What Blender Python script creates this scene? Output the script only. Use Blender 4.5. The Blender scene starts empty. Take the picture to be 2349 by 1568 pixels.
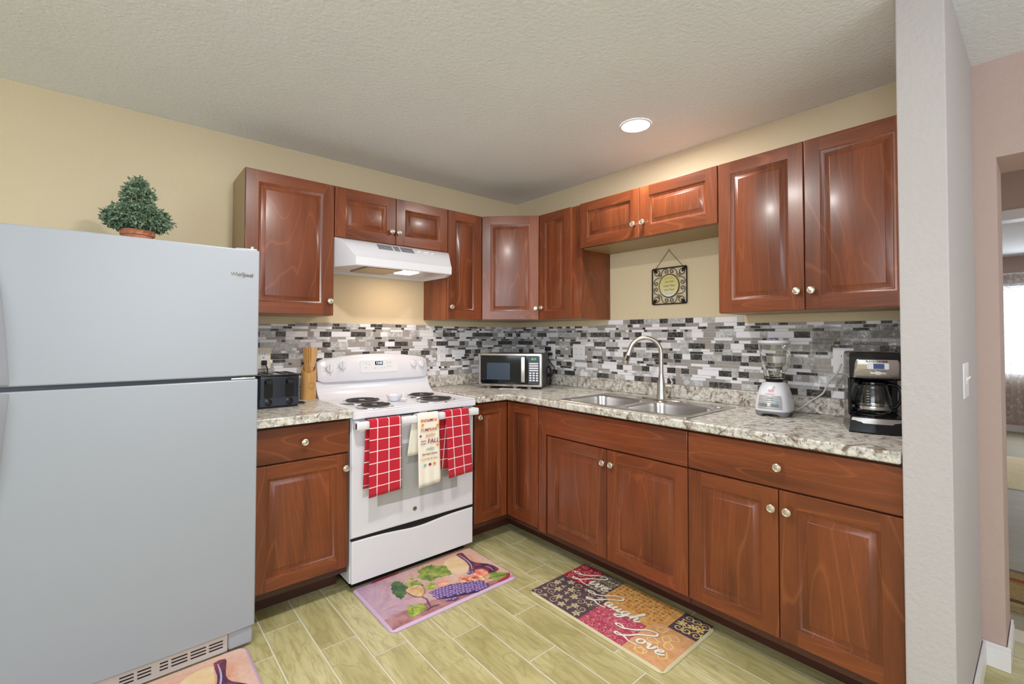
import bpy, bmesh, math, random
from mathutils import Vector, Matrix, Euler
R = random.Random(7)
PI = math.pi
scn = bpy.context.scene
COL = scn.collection

# ---------------------------------------------------------------- camera
CAM = Vector((-2.5172, -2.8590, 1.2753)); yaw, pit, rol = 0.7059, 0.0212, 0.0016
fwd = Vector((math.sin(yaw)*math.cos(pit), math.cos(yaw)*math.cos(pit), math.sin(pit)))
rt = Vector((math.cos(yaw), -math.sin(yaw), 0)); up = rt.cross(fwd)
r2 = rt*math.cos(rol) + up*math.sin(rol); u2 = -rt*math.sin(rol) + up*math.cos(rol)
cam = bpy.data.cameras.new('camera'); camo = bpy.data.objects.new('camera', cam); COL.objects.link(camo)
camo.matrix_world = Matrix(((r2.x, u2.x, -fwd.x, CAM.x), (r2.y, u2.y, -fwd.y, CAM.y), (r2.z, u2.z, -fwd.z, CAM.z), (0, 0, 0, 1)))
cam.sensor_width = 36; cam.lens = 36*1056.66/2349; cam.shift_x = 7.6/2349; cam.shift_y = -36.1/2349; cam.clip_start = .02
scn.camera = camo
# ---------------------------------------------------------------- light and exposure
scn.view_settings.view_transform = 'Standard'; scn.view_settings.look = 'None'
scn.view_settings.gamma = 1; scn.view_settings.use_curve_mapping = False
scn.view_settings.exposure = 0.11
scn.cycles.diffuse_bounces = 8; scn.cycles.max_bounces = 16; scn.cycles.transmission_bounces = 12
wd = bpy.data.worlds.new('sky'); scn.world = wd; wd.use_nodes = True
wd.node_tree.nodes['Background'].inputs[0].default_value = (.80, .88, 1, 1)
wd.node_tree.nodes['Background'].inputs[1].default_value = 1.6
def area(name, loc, target, sx, sy, watt, col):
    l = bpy.data.lights.new(name, 'AREA'); l.shape = 'RECTANGLE'; l.size = sx; l.size_y = sy; l.energy = watt; l.color = col
    o = bpy.data.objects.new(name, l); COL.objects.link(o); o.location = loc
    o.rotation_euler = (Vector(target) - Vector(loc)).to_track_quat('-Z', 'Y').to_euler(); return o
# daylight coming in through the living-side windows, and the far room's window; plus an unseen hall fill
area('daylight_left_window', (-4.55, -3.1, 1.55), (-.6, -1.2, 2.3), 1.9, 1.3, 32, (.86, .93, 1))
area('daylight_rear_window', (-2.2, -5.15, 1.5), (-1.2, -1.5, 2.9), 2.0, 1.4, 23, (.90, .95, 1))
area('daylight_far_room', (6.5, -3.3, 1.5), (3, -3.3, 1.2), 1.6, 1.3, 22, (.95, .97, 1))
area('daylight_behind_blind', (7.05, -2.85, 1.45), (6, -2.85, 1.3), 1.8, 1.5, 55, (.93, .97, 1))
area('hall_fill', (1.1, -3.9, 1.5), (1.1, 0, 1.4), 1.2, 1.3, 3.5, (1, .96, .92))  # unseen fill light inside the hall, which has no window
HZ = 2.3628
CANS = [(-0.494, -1.492, 9.5), (-1.95, -1.62, 21), (-2.3, -3.9, 4), (-0.9, -3.9, 3), (-4.0, -4.2, 3)]  # first is the visible fixture; the others are added out of view for brightness

# ---------------------------------------------------------------- materials
def srgb(r, g, b):
    f = lambda c: (c/255/12.92 if c/255 <= .04045 else ((c/255+.055)/1.055)**2.4)
    return (f(r), f(g), f(b), 1)
class NT:
    def __init__(s, name):
        s.m = bpy.data.materials.new(name); s.m.use_nodes = True; s.t = s.m.node_tree
        s.b = s.t.nodes['Principled BSDF']; s.out = s.t.nodes['Material Output']
    def n(s, t, **k):
        x = s.t.nodes.new(t)
        for a, v in k.items():
            if a.startswith('i_'):
                key = a[2:]; key = int(key) if key.isdigit() else key.replace('_', ' ')
                x.inputs[key].default_value = v
            else: setattr(x, a, v)
        return x
    def l(s, a, b): s.t.links.new(a, b)
    def coord(s, scale=(1, 1, 1), kind='Object', rnd=True):
        tc = s.n('ShaderNodeTexCoord'); mp = s.n('ShaderNodeMapping'); mp.inputs['Scale'].default_value = scale
        if rnd and kind == 'Object':
            oi = s.n('ShaderNodeObjectInfo'); mu = s.n('ShaderNodeMath', operation='MULTIPLY', i_1=37.0); s.l(oi.outputs['Random'], mu.inputs[0])
            ad = s.n('ShaderNodeVectorMath', operation='ADD'); s.l(tc.outputs[kind], ad.inputs[0]); s.l(mu.outputs[0], ad.inputs[1]); s.l(ad.outputs[0], mp.inputs[0])
        else: s.l(tc.outputs[kind], mp.inputs[0])
        return mp.outputs[0]
    def noise(s, vec, sc, det=4, rough=.5, dist=0):
        x = s.n('ShaderNodeTexNoise', i_Scale=sc, i_Detail=det, i_Roughness=rough, i_Distortion=dist); s.l(vec, x.inputs['Vector']); return x.outputs['Fac']
    def ramp(s, fac, stops, interp='LINEAR'):
        x = s.n('ShaderNodeValToRGB'); x.color_ramp.interpolation = interp; e = x.color_ramp.elements
        while len(e) < len(stops): e.new(.5)
        for k, (p, c) in enumerate(stops): e[k].position = p; e[k].color = c if len(c) == 4 else (*c, 1)
        s.l(fac, x.inputs[0]); return x.outputs[0]
    def mix(s, fac, a, b, mode='MIX'):
        x = s.n('ShaderNodeMix', data_type='RGBA', blend_type=mode)
        for key, v in ((0, fac), (6, a), (7, b)):
            if isinstance(v, (int, float, tuple)): x.inputs[key].default_value = v
            else: s.l(v, x.inputs[key])
        return x.outputs[2]
    def bump(s, h, st=.3, d=.01):
        x = s.n('ShaderNodeBump', i_Strength=st, i_Distance=d); s.l(h, x.inputs['Height']); s.l(x.outputs[0], s.b.inputs['Normal'])
    def col(s, c):
        if isinstance(c, tuple): s.b.inputs['Base Color'].default_value = c
        else: s.l(c, s.b.inputs['Base Color'])
    def p(s, **k):
        for a, v in k.items(): s.b.inputs[a.replace('_', ' ')].default_value = v
        return s
def plain(name, c, rough=.5, metal=0, **k):
    t = NT(name); t.col(c); t.p(Roughness=rough, Metallic=metal, **k); return t.m
def wallmat(name, c, bs=.35, scale=55, var=.04):
    t = NT(name); v = t.coord(rnd=False); n1 = t.noise(v, scale, 5, .6); n2 = t.noise(v, 1.3, 3)
    d = tuple(x*(1-var*2.5) for x in c[:3]) + (1,)
    t.col(t.mix(n2, d, tuple(min(1, x*(1+var)) for x in c[:3]) + (1,)))
    t.bump(n1, bs, .006); t.p(Roughness=.85); return t.m
M = {}
M['wall'] = wallmat('yellow_plaster', srgb(220, 204, 172))
M['wallw'] = wallmat('white_plaster', srgb(232, 232, 228))
M['pink'] = wallmat('pink_plaster', srgb(192, 186, 187), .6, 60)
M['pink2'] = wallmat('dusty_pink_plaster', srgb(196, 172, 164), .4, 60)
M['ceil'] = wallmat('ceiling_texture', srgb(236, 240, 245), .8, 60)
M['trimw'] = plain('white_trim_paint', srgb(235, 233, 235), .4)
M['white'] = plain('white_enamel', srgb(224, 224, 231), .22)
M['white2'] = plain('white_plastic', srgb(226, 226, 231), .4)
M['silver'] = plain('silver_paint', srgb(196, 196, 196), .35, .15)
M['offwhite'] = plain('almond_plastic', srgb(226, 220, 200), .4)
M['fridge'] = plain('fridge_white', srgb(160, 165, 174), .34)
M['dgrey'] = plain('dark_gasket', srgb(98, 102, 108), .6)
M['grille'] = plain('grille_beige', srgb(200, 190, 184), .5)
M['black'] = plain('black_gloss', srgb(14, 15, 20), .12)
M['blackm'] = plain('black_matte', srgb(12, 12, 13), .55)
M['slot'] = plain('slot_dark', srgb(20, 18, 20), .7)
M['navy'] = plain('toaster_navy', srgb(30, 36, 48), .28)
M['chrome'] = plain('chrome', (.8, .8, .8, 1), .12, 1)
M['nickel'] = plain('brushed_nickel', srgb(205, 200, 190), .3, 1)
M['knobm'] = plain('satin_knob', srgb(214, 208, 192), .28, .85)
M['steel'] = plain('stainless', srgb(205, 200, 196), .24, 1)
M['coil'] = plain('burner_coil', srgb(60, 58, 58), .5, .3)
M['glassdark'] = plain('oven_window', srgb(176, 178, 178), .12)
M['mwglass'] = plain('microwave_glass', srgb(10, 12, 16), .06)
M['mwscreen'] = plain('microwave_screen', srgb(52, 66, 84), .15)
M['mwpanel'] = plain('microwave_panel', srgb(44, 52, 66), .25)
M['tanside'] = plain('tan_laminate', srgb(158, 134, 98), .45)
M['terra'] = plain('terracotta', srgb(190, 124, 92), .8)
M['iron'] = plain('dark_iron', srgb(38, 30, 24), .5, .4)
M['paper'] = plain('paper', srgb(235, 232, 232), .7)
M['greybase'] = plain('grey_rubber', srgb(128, 130, 134), .5)
M['ink'] = plain('grey_ink', srgb(110, 110, 115), .5)
M['darkink'] = plain('dark_ink', srgb(40, 36, 36), .5)
M['kick'] = None
def glassm(name, tint=(1, 1, 1, 1), rough=0.0, ior=1.45):
    t = NT(name); t.col(tint); t.p(Roughness=rough, IOR=ior); t.b.inputs['Transmission Weight'].default_value = 1; return t.m
M['glass'] = glassm('clear_glass', (.97, .99, .98, 1))
def emit(name, c, s):
    t = NT(name); t.col((0, 0, 0, 1)); t.b.inputs['Emission Color'].default_value = c; t.b.inputs['Emission Strength'].default_value = s; return t.m
M['lamp'] = emit('ceiling_diffuser', (1, .97, .92, 1), 14)
M['hoodlamp'] = emit('hood_lens', (1, .86, .66, 1), 9)
M['led'] = emit('led_white_blue', (.6, .75, 1, 1), 2.2)
M['ledg'] = emit('led_green', (.15, 1, .1, 1), 1.2)
M['lcd'] = emit('lcd_blue', srgb(78, 92, 150), .5)
def wood(name, axis, dark, mid, light, rough=.3):
    t = NT(name); sc = {'z': (1, 1, .09), 'x': (.09, 1, 1)}[axis]
    v = t.coord(sc); v2 = t.coord({'z': (1, 1, .12), 'x': (.12, 1, 1)}[axis])
    big = t.noise(v2, 6, 4, .6, .6); fine = t.noise(v, 160, 4, .65); rings = t.noise(v2, 3.2, 2, .4, .3)
    w = t.n('ShaderNodeMath', operation='MULTIPLY', i_1=22.0); t.l(rings, w.inputs[0])
    fr = t.n('ShaderNodeMath', operation='FRACT'); t.l(w.outputs[0], fr.inputs[0])
    line = t.ramp(fr.outputs[0], [(0, (0, 0, 0)), (.86, (0, 0, 0)), (.95, (1, 1, 1)), (1, (0, 0, 0))])
    c = t.ramp(big, [(.30, tuple(x*.8 for x in dark[:3]) + (1,)), (.56, mid), (.8, tuple(min(1, x*1.25) for x in mid[:3]) + (1,))])
    c = t.mix(t.ramp(fine, [(.4, (0, 0, 0)), (.7, (.35, .35, .35))]), c, dark)
    lf = t.n('ShaderNodeMath', operation='MULTIPLY', i_1=.24); t.l(line, lf.inputs[0])
    c = t.mix(lf.outputs[0], c, light); t.col(c); t.p(Roughness=rough, Coat_Weight=.18, Coat_Roughness=.16)
    t.bump(fine, .06, .001); return t.m
wd1, wd2, wd3 = srgb(94, 44, 23), srgb(128, 65, 34), srgb(180, 108, 64)
M['woodv'] = wood('cherry_wood_vertical', 'z', wd1, wd2, wd3)
M['woodh'] = wood('cherry_wood_horizontal', 'x', wd1, wd2, wd3)
M['kick'] = wood('kick_and_gap_shade_wood', 'x', srgb(58, 26, 20), srgb(84, 42, 28), srgb(110, 60, 40), .5)  # toe kicks; on base carcasses the dark tone stands in for shade
M['bamboo'] = wood('bamboo', 'z', srgb(196, 140, 76), srgb(222, 172, 106), srgb(232, 190, 128), .35)
def granite():
    t = NT('granite_laminate'); v = t.coord(rnd=False)
    a = t.noise(v, 42, 6, .7, .4); b = t.noise(v, 16, 5, .65, 1.2); c = t.noise(v, 110, 3, .6)
    base = t.ramp(a, [(.30, srgb(104, 96, 90)), (.42, srgb(170, 164, 154)), (.52, srgb(204, 200, 192)), (.62, srgb(226, 222, 214)), (.72, srgb(202, 192, 176))])
    dk = t.ramp(b, [(.36, (1, 1, 1)), (.44, (0, 0, 0))])
    c2 = t.mix(dk, base, srgb(120, 100, 84)); sp = t.ramp(c, [(.30, (1, 1, 1)), (.38, (0, 0, 0))])
    t.col(t.mix(sp, c2, srgb(60, 52, 48))); t.p(Roughness=.28); t.bump(a, .03, .002); return t.m
M['granite'] = granite()
def marble(name, lo, hi, vein, s=18, rough=.18):
    t = NT(name); v = t.coord(rnd=False); a = t.noise(v, s, 6, .65, 1.6); b = t.noise(v, s*.7, 4, .6, 2.5)
    c = t.ramp(a, [(.3, lo), (.7, hi)]); vn = t.ramp(b, [(.485, (0, 0, 0)), (.5, (1, 1, 1)), (.515, (0, 0, 0))])
    t.col(t.mix(vn, c, vein)); t.p(Roughness=rough); return t.m
M['t_black'] = marble('tile_black_marble', srgb(34, 34, 36), srgb(74, 72, 70), srgb(170, 165, 158), 30)
M['t_grey'] = marble('tile_taupe', srgb(150, 144, 140), srgb(168, 162, 157), srgb(160, 155, 150), 30, .25)
M['t_white'] = marble('tile_white', srgb(232, 230, 238), srgb(240, 238, 244), srgb(236, 234, 240), 10, .2)
M['t_marble'] = marble('tile_grey_marble', srgb(150, 150, 152), srgb(226, 226, 226), srgb(120, 120, 122), 26, .2)
M['grout'] = plain('mosaic_grout', srgb(196, 194, 192), .6)
def floormat():
    t = NT('wood_look_tile'); tc = t.n('ShaderNodeTexCoord'); mp = t.n('ShaderNodeMapping'); mp.inputs['Scale'].default_value = (1, .13, 1); t.l(tc.outputs['UV'], mp.inputs[0])
    mp2 = t.n('ShaderNodeMapping'); mp2.inputs['Scale'].default_value = (1, .3, 1); t.l(tc.outputs['UV'], mp2.inputs[0])
    a = t.noise(mp.outputs[0], 55, 5, .6, .4); b = t.noise(mp2.outputs[0], 7, 3, .5, .7)
    w = t.n('ShaderNodeMath', operation='MULTIPLY', i_1=9.0); t.l(b, w.inputs[0]); fr = t.n('ShaderNodeMath', operation='FRACT'); t.l(w.outputs[0], fr.inputs[0])
    base = t.ramp(b, [(.3, srgb(172, 164, 112)), (.5, srgb(196, 188, 136)), (.7, srgb(208, 201, 154))])
    c = t.mix(t.ramp(fr.outputs[0], [(0, (.36, .36, .36)), (.10, (0, 0, 0)), (.88, (0, 0, 0)), (1, (.42, .42, .42))]), base, srgb(146, 130, 82))
    c = t.mix(t.ramp(a, [(.38, (.5, .5, .5)), (.55, (0, 0, 0))]), c, srgb(158, 144, 94))
    t.col(c); t.p(Roughness=.42); t.bump(a, .05, .001); return t.m
M['tilewood'] = floormat(); M['tilegrout'] = plain('floor_grout', srgb(228, 224, 208), .8)
def farfloor():
    t = NT('grey_wood_look_tile'); v = t.coord((1, 1, 1), rnd=False); a = t.noise(v, 6, 4)
    br = t.n('ShaderNodeTexBrick', i_Scale=1.0, i_Mortar_Size=.003); br.inputs['Brick Width'].default_value = 1.2; br.inputs['Row Height'].default_value = .15
    mp = t.n('ShaderNodeMapping'); mp.inputs['Rotation'].default_value = (0, 0, PI/2); t.l(v, mp.inputs[0]); t.l(mp.outputs[0], br.inputs[0])
    br.inputs['Color1'].default_value = srgb(158, 154, 132); br.inputs['Color2'].default_value = srgb(168, 164, 142); br.inputs['Mortar'].default_value = srgb(126, 122, 104)
    t.col(t.mix(a, br.outputs[0], srgb(150, 142, 118))); t.p(Roughness=.6); return t.m
M['farfloor'] = farfloor()

# ---------------------------------------------------------------- mesh builder
class G:
    def __init__(s): s.v = []; s.f = []; s.m = []; s.uv = {}
    def add(s, vs, fs, mi=0):
        o = len(s.v); s.v += [tuple(v) for v in vs]; s.f += [tuple(i+o for i in f) for f in fs]; s.m += [mi]*len(fs); return s
    def box(s, x0, x1, y0, y1, z0, z1, mi=0):
        vs = [(x, y, z) for z in (z0, z1) for y in (y0, y1) for x in (x0, x1)]
        return s.add(vs, [(0, 2, 3, 1), (4, 5, 7, 6), (0, 1, 5, 4), (2, 6, 7, 3), (0, 4, 6, 2), (1, 3, 7, 5)], mi)
    def quad(s, a, b, c, d, mi=0): return s.add([a, b, c, d], [(0, 1, 2, 3)], mi)
    def prism(s, pts, ax, a, b, mi=0, cap=True):
        # pts: 2d polygon; ax: extrusion axis; the other two axes in order
        def P(p, t): return {'x': (t, p[0], p[1]), 'y': (p[0], t, p[1]), 'z': (p[0], p[1], t)}[ax]
        n = len(pts); vs = [P(p, a) for p in pts] + [P(p, b) for p in pts]
        fs = [(i, (i+1) % n, n+(i+1) % n, n+i) for i in range(n)]
        if cap: fs += [tuple(range(n-1, -1, -1)), tuple(range(n, 2*n))]
        return s.add(vs, fs, mi)
    def loft(s, rings, mi=0, closed=True, cap0=True, cap1=True):
        n = len(rings[0]); vs = [v for r in rings for v in r]; fs = []
        for k in range(len(rings)-1):
            for i in range(n if closed else n-1):
                j = (i+1) % n; fs.append((k*n+i, k*n+j, (k+1)*n+j, (k+1)*n+i))
        if closed and cap0: fs.append(tuple(range(n-1, -1, -1)))
        if closed and cap1: fs.append(tuple((len(rings)-1)*n+i for i in range(n)))
        return s.add(vs, fs, mi)
    def lathe(s, prof, n=32, c=(0, 0, 0), ax='z', mi=0, cap=True):
        rings = []
        for r, h in prof:
            ring = []
            for i in range(n):
                a = 2*PI*i/n; p, q = r*math.cos(a), r*math.sin(a)
                ring.append({'z': (c[0]+p, c[1]+q, c[2]+h), 'y': (c[0]+p, c[1]+h, c[2]+q), 'x': (c[0]+h, c[1]+p, c[2]+q)}[ax])
            rings.append(ring)
        return s.loft(rings, mi, True, cap, cap)
    def tube(s, pts, r, n=8, mi=0, close=False):
        pts = [Vector(p) for p in pts]; rings = []; m = len(pts); prev = None
        for i, p in enumerate(pts):
            t = (pts[(i+1) % m] - pts[i-1]) if close else (pts[min(i+1, m-1)] - pts[max(i-1, 0)])
            if t.length < 1e-9: t = Vector((0, 0, 1))
            t.normalize()
            if prev is None: a = t.orthogonal().normalized()
            else:
                a = prev - t*prev.dot(t); a = a.normalized() if a.length > 1e-6 else t.orthogonal().normalized()
            prev = a; b = t.cross(a); rr = r[i] if isinstance(r, (list, tuple)) else r
            rings.append([tuple(p + (a*math.cos(2*PI*k/n) + b*math.sin(2*PI*k/n))*rr) for k in range(n)])
        if close: rings.append(rings[0])
        return s.loft(rings, mi, True, not close, not close)
    def rbox(s, x0, x1, y0, y1, z0, z1, r, ax='z', n=5, mi=0):
        # box with rounded corners round the given axis
        A = {'z': (x0, x1, y0, y1), 'y': (x0, x1, z0, z1), 'x': (y0, y1, z0, z1)}[ax]
        B = {'z': (z0, z1), 'y': (y0, y1), 'x': (x0, x1)}[ax]
        return s.prism(rrect(*A, r, n), ax, B[0], B[1], mi)
    def xf(s, mat):
        s.v = [tuple(mat @ Vector(v)) for v in s.v]; return s
    def build(s, name, mats, parent=None, bevel=0, loc=(0, 0, 0), rot=(0, 0, 0), smooth=35, segs=2, recalc=True, solid=0):
        me = bpy.data.meshes.new(name); me.from_pydata(s.v, [], s.f)
        if not isinstance(mats, (list, tuple)): mats = [mats]
        for m in mats: me.materials.append(m)
        me.polygons.foreach_set('material_index', s.m)
        if recalc:
            bm = bmesh.new(); bm.from_mesh(me); bmesh.ops.recalc_face_normals(bm, faces=bm.faces); bm.to_mesh(me); bm.free()
        if smooth:
            me.polygons.foreach_set('use_smooth', [True]*len(me.polygons)); me.set_sharp_from_angle(angle=math.radians(smooth))
        o = bpy.data.objects.new(name, me); COL.objects.link(o); o.parent = parent; o.location = loc; o.rotation_euler = rot
        if bevel:
            b = o.modifiers.new('bevel', 'BEVEL'); b.width = bevel; b.segments = segs; b.limit_method = 'ANGLE'; b.angle_limit = math.radians(40)
        if solid:
            b = o.modifiers.new('solid', 'SOLIDIFY'); b.thickness = solid; b.offset = -1
        return o
def rrect(x0, x1, y0, y1, r, n=5):
    out = []
    for cx, cy, a0 in ((x1-r, y1-r, 0), (x0+r, y1-r, PI/2), (x0+r, y0+r, PI), (x1-r, y0+r, 1.5*PI)):
        for k in range(n+1): a = a0 + PI/2*k/n; out.append((cx+r*math.cos(a), cy+r*math.sin(a)))
    return out
def spline(pts, k=8, close=False):
    P = [Vector(p) for p in pts]; n = len(P); out = []
    for i in range(n if close else n-1):
        g = (lambda j: P[j % n]) if close else (lambda j: P[max(0, min(n-1, j))])
        a, b, c, d = g(i-1), g(i), g(i+1), g(i+2)
        for q in range(k):
            t = q/k; out.append(.5*((2*b) + (c-a)*t + (2*a-5*b+4*c-d)*t*t + (3*b-a-3*c+d)*t**3))
    if not close: out.append(P[-1])
    return out
def tag(o, label=None, cat=None, group=None, kind=None):
    if label: o['label'] = label
    if cat: o['category'] = cat
    if group: o['group'] = group
    if kind: o['kind'] = kind
    return o
def thing(name, label, cat, loc=(0, 0, 0), rotz=0, group=None):
    o = bpy.data.objects.new(name, None); COL.objects.link(o); o.empty_display_size = .05
    o.location = loc; o.rotation_euler = (0, 0, rotz); return tag(o, label, cat, group)
def struct(o): o['kind'] = 'structure'; return o
def text(name, s, size, mat, parent, loc, rot=(PI/2, 0, 0), shear=0, ext=.0002, align='CENTER', sx=1, off=0):
    c = bpy.data.curves.new(name, 'FONT'); c.body = s; c.size = size; c.extrude = ext; c.shear = shear; c.align_x = align; c.align_y = 'CENTER'; c.offset = off; c.resolution_u = 2
    t = bpy.data.objects.new(name, c); COL.objects.link(t); dg = bpy.context.evaluated_depsgraph_get(); dg.update()
    me = bpy.data.meshes.new_from_object(t.evaluated_get(dg)); bpy.data.objects.remove(t); me.materials.clear(); me.materials.append(mat)
    o = bpy.data.objects.new(name, me); COL.objects.link(o); o.parent = parent; o.location = loc; o.rotation_euler = rot; o.scale = (sx, 1, 1); return o
# ================================================================ the room
Hc = HZ
def wallbox(name, mats, *b):
    g = G()
    for q in b: g.box(*q[:6], q[6] if len(q) > 6 else 0)
    return struct(g.build(name, mats, smooth=0))
wallbox('wall_back', M['wall'], (-4.7, .0, 0, .1, -.02, Hc))
wallbox('wall_right', M['wall'], (0, .09, -2.5565, .1, -.02, Hc))
# end stub of the partition between kitchen and living side
struct(G().box(-.65, .09, -2.671, -2.5565, -.02, Hc).build('wall_partition', M['pink'], bevel=.004, segs=3))
wallbox('wall_hall', M['pink2'], (.09, .36, -2.735, -2.5565, 0, Hc), (.09, .36, -3.95, -2.735, 1.976, Hc), (.09, .36, -5.3, -3.95, 0, Hc))
wallbox('wall_left', M['wallw'], (-4.7, -4.6, -2.1, 0, 0, Hc), (-4.7, -4.6, -5.3, -4.1, 0, Hc), (-4.7, -4.6, -4.1, -2.1, 0, .85), (-4.7, -4.6, -4.1, -2.1, 2.25, Hc))
wallbox('wall_rear', M['wallw'], (-4.6, -3.25, -5.3, -5.2, 0, Hc), (-1.15, .09, -5.3, -5.2, 0, Hc), (-3.25, -1.15, -5.3, -5.2, 0, .75), (-3.25, -1.15, -5.3, -5.2, 2.25, Hc))
struct(G().box(-4.7, 6.8, -5.3, .1, Hc, Hc+.08).build('ceiling', M['ceil'], smooth=0))
# hall and far room
wallbox('wall_hall_side', M['pink2'], (.36, 2.0, -2.0, -1.9, 0, Hc), (.36, 2.0, -4.4, -4.3, 0, Hc))
wallbox('wall_doorway', M['pink2'], (1.9, 2.0, -4.3, -2.0, 2.10, Hc), (1.9, 2.0, -2.3, -2.0, 0, 2.10), (1.9, 2.0, -4.3, -4.0, 0, 2.10))
wallbox('wall_far_room', M['pink2'], (2.0, 6.7, -.9, -.8, 0, Hc), (2.0, 6.7, -5.2, -5.1, 0, Hc),
        (6.7, 6.8, -2.1, -.8, 0, Hc), (6.7, 6.8, -5.2, -3.6, 0, Hc), (6.7, 6.8, -3.6, -2.1, 0, .74), (6.7, 6.8, -3.6, -2.1, 2.0, Hc))
struct(G().box(1.88, 2.02, -4.0, -2.3, 2.035, 2.10).box(1.88, 2.02, -2.3, -2.23, 0, 2.10).build('trim_1', M['trimw'], bevel=.004))
def baseboard(name, segs_):
    g = G()
    for x0, x1, y0, y1 in segs_:
        g.box(x0, x1, y0, y1, 0, .075)
        mx, my = (x0+x1)/2, (y0+y1)/2
        if x1-x0 > y1-y0: g.box(x0, x1, my-.004, my+.004, .075, .092)
        else: g.box(mx-.004, mx+.004, y0, y1, .075, .092)
    return struct(g.build(name, M['trimw'], bevel=.002))
baseboard('baseboard_partition', [(-.64, .078, -2.683, -2.671)])
baseboard('baseboard_hall', [(.078, .09, -2.747, -2.671), (.09, .36, -2.747, -2.735), (.078, .09, -5.2, -3.95)])
baseboard('baseboard_far', [(6.688, 6.7, -5.1, -.9)])
# floor: staggered wood-look planks with light grout
g = G().quad((-4.7, -5.3, -.0015), (.5, -5.3, -.0015), (.5, .1, -.0015), (-4.7, .1, -.0015), 1)
offs = {0: -.703, 1: -1.01, 2: -1.109, 3: -1.255, 4: -1.518, 5: -1.2085, 6: -.95, 7: -1.096, 8: -.923, 9: -.662, 10: -.832}
W_, L_ = .1499, .592; uvs = [(0, 0)]*4
for c in range(-7, 28):
    xr = -.5185 - W_*c; xl = xr - W_; o = offs.get(c, -R.random()*L_)
    k0 = math.ceil((o-.1)/-L_)
    y = o + L_*8
    while y > -5.3:
        y1 = min(y, .09); y0 = max(y-L_, -5.29); y -= L_
        if y1 <= y0 + .01 or xl < -4.68 or xr > .5: continue
        gg = .0028; g.quad((xl+gg, y0+gg, 0), (xr-gg, y0+gg, 0), (xr-gg, y1-gg, 0), (xl+gg, y1-gg, 0), 0)
        ox, oy = R.random()*20, R.random()*20
        uvs += [(ox, oy), (ox+W_, oy), (ox+W_, oy+y1-y0), (ox, oy+y1-y0)]
fl = g.build('floor', [M['tilewood'], M['tilegrout']], smooth=0, recalc=False); struct(fl)
ul = fl.data.uv_layers.new(name='UVMap')
for i, uv in enumerate(uvs): ul.data[i].uv = uv
struct(G().box(.5, 6.8, -5.3, -.8, -.02, .0).build('floor_far', M['farfloor'], smooth=0))
struct(G().box(-4.7, .5, -5.3, .1, -.03, -.0016).build('floor_slab', M['tilegrout'], smooth=0))
# windows of the living side (behind the camera) and the far room's window
def window(name, ax, p, a0, a1, z0, z1, t=.05):
    g = G()
    def b(u0, u1, w0, w1):
        if ax == 'x': g.box(p-t/2, p+t/2, u0, u1, w0, w1)
        else: g.box(u0, u1, p-t/2, p+t/2, w0, w1)
    b(a0, a0+.05, z0, z1); b(a1-.05, a1, z0, z1); b(a0+.05, a1-.05, z0, z0+.05); b(a0+.05, a1-.05, z1-.05, z1); zm = (z0+z1)/2; b(a0+.05, a1-.05, zm-.02, zm+.02)
    return struct(g.build(name, M['trimw'], bevel=.003))
window('window_1', 'x', 6.76, -3.6, -2.1, .74, 2.0); window('window_2', 'x', -4.66, -4.1, -2.1, .85, 2.25); window('window_3', 'y', -5.26, -3.25, -1.15, .75, 2.25)
t = NT('blind_slat'); t.col(srgb(244, 246, 250)); t.p(Roughness=.5); t.b.inputs['Transmission Weight'].default_value = 0
tr = t.n('ShaderNodeBsdfTranslucent'); tr.inputs[0].default_value = (.95, .97, 1, 1); ms = t.n('ShaderNodeMixShader', i_0=.6)
t.l(t.b.outputs[0], ms.inputs[1]); t.l(tr.outputs[0], ms.inputs[2]); t.l(ms.outputs[0], t.out.inputs[0]); M['blind'] = t.m
bl = thing('window_blind', 'white horizontal slat blind in the bright far room window', 'blind', (6.70, -2.85, .76))
g = G(); z = .02
while z < 1.20: g.quad((-.012, -.73, z-.012), (-.012, .73, z-.012), (.010, .73, z+.016), (.010, -.73, z+.016)); z += .026
g.build('slats', M['blind'], bl, solid=.0012); G().box(-.03, .02, -.74, .74, 1.20, 1.235).build('headrail', M['trimw'], bl, bevel=.003); G().box(-.014, .012, -.73, .73, -.01, .008).build('bottom_rail', M['trimw'], bl)
# lace curtain
t = NT('lace'); v = t.coord((1, 1, 1), rnd=False)
vo = t.n('ShaderNodeTexVoronoi', i_Scale=16.0); t.l(v, vo.inputs['Vector']); no = t.noise(v, 60, 3)
hole = t.ramp(vo.outputs['Distance'], [(.25, (.95, .95, .95)), (.45, (.45, .45, .45))]); mx = t.mix(no, hole, (.6, .6, .6, 1))
tp = t.n('ShaderNodeBsdfTransparent'); tl = t.n('ShaderNodeBsdfTranslucent'); tl.inputs[0].default_value = (.9, .9, .88, 1)
t.col(srgb(232, 228, 222)); a = t.n('ShaderNodeMixShader', i_0=.4); t.l(t.b.outputs[0], a.inputs[1]); t.l(tl.outputs[0], a.inputs[2])
b = t.n('ShaderNodeMixShader'); t.l(mx, b.inputs[0]); t.l(tp.outputs[0], b.inputs[1]); t.l(a.outputs[0], b.inputs[2]); t.l(b.outputs[0], t.out.inputs[0]); M['lace'] = t.m
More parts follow.
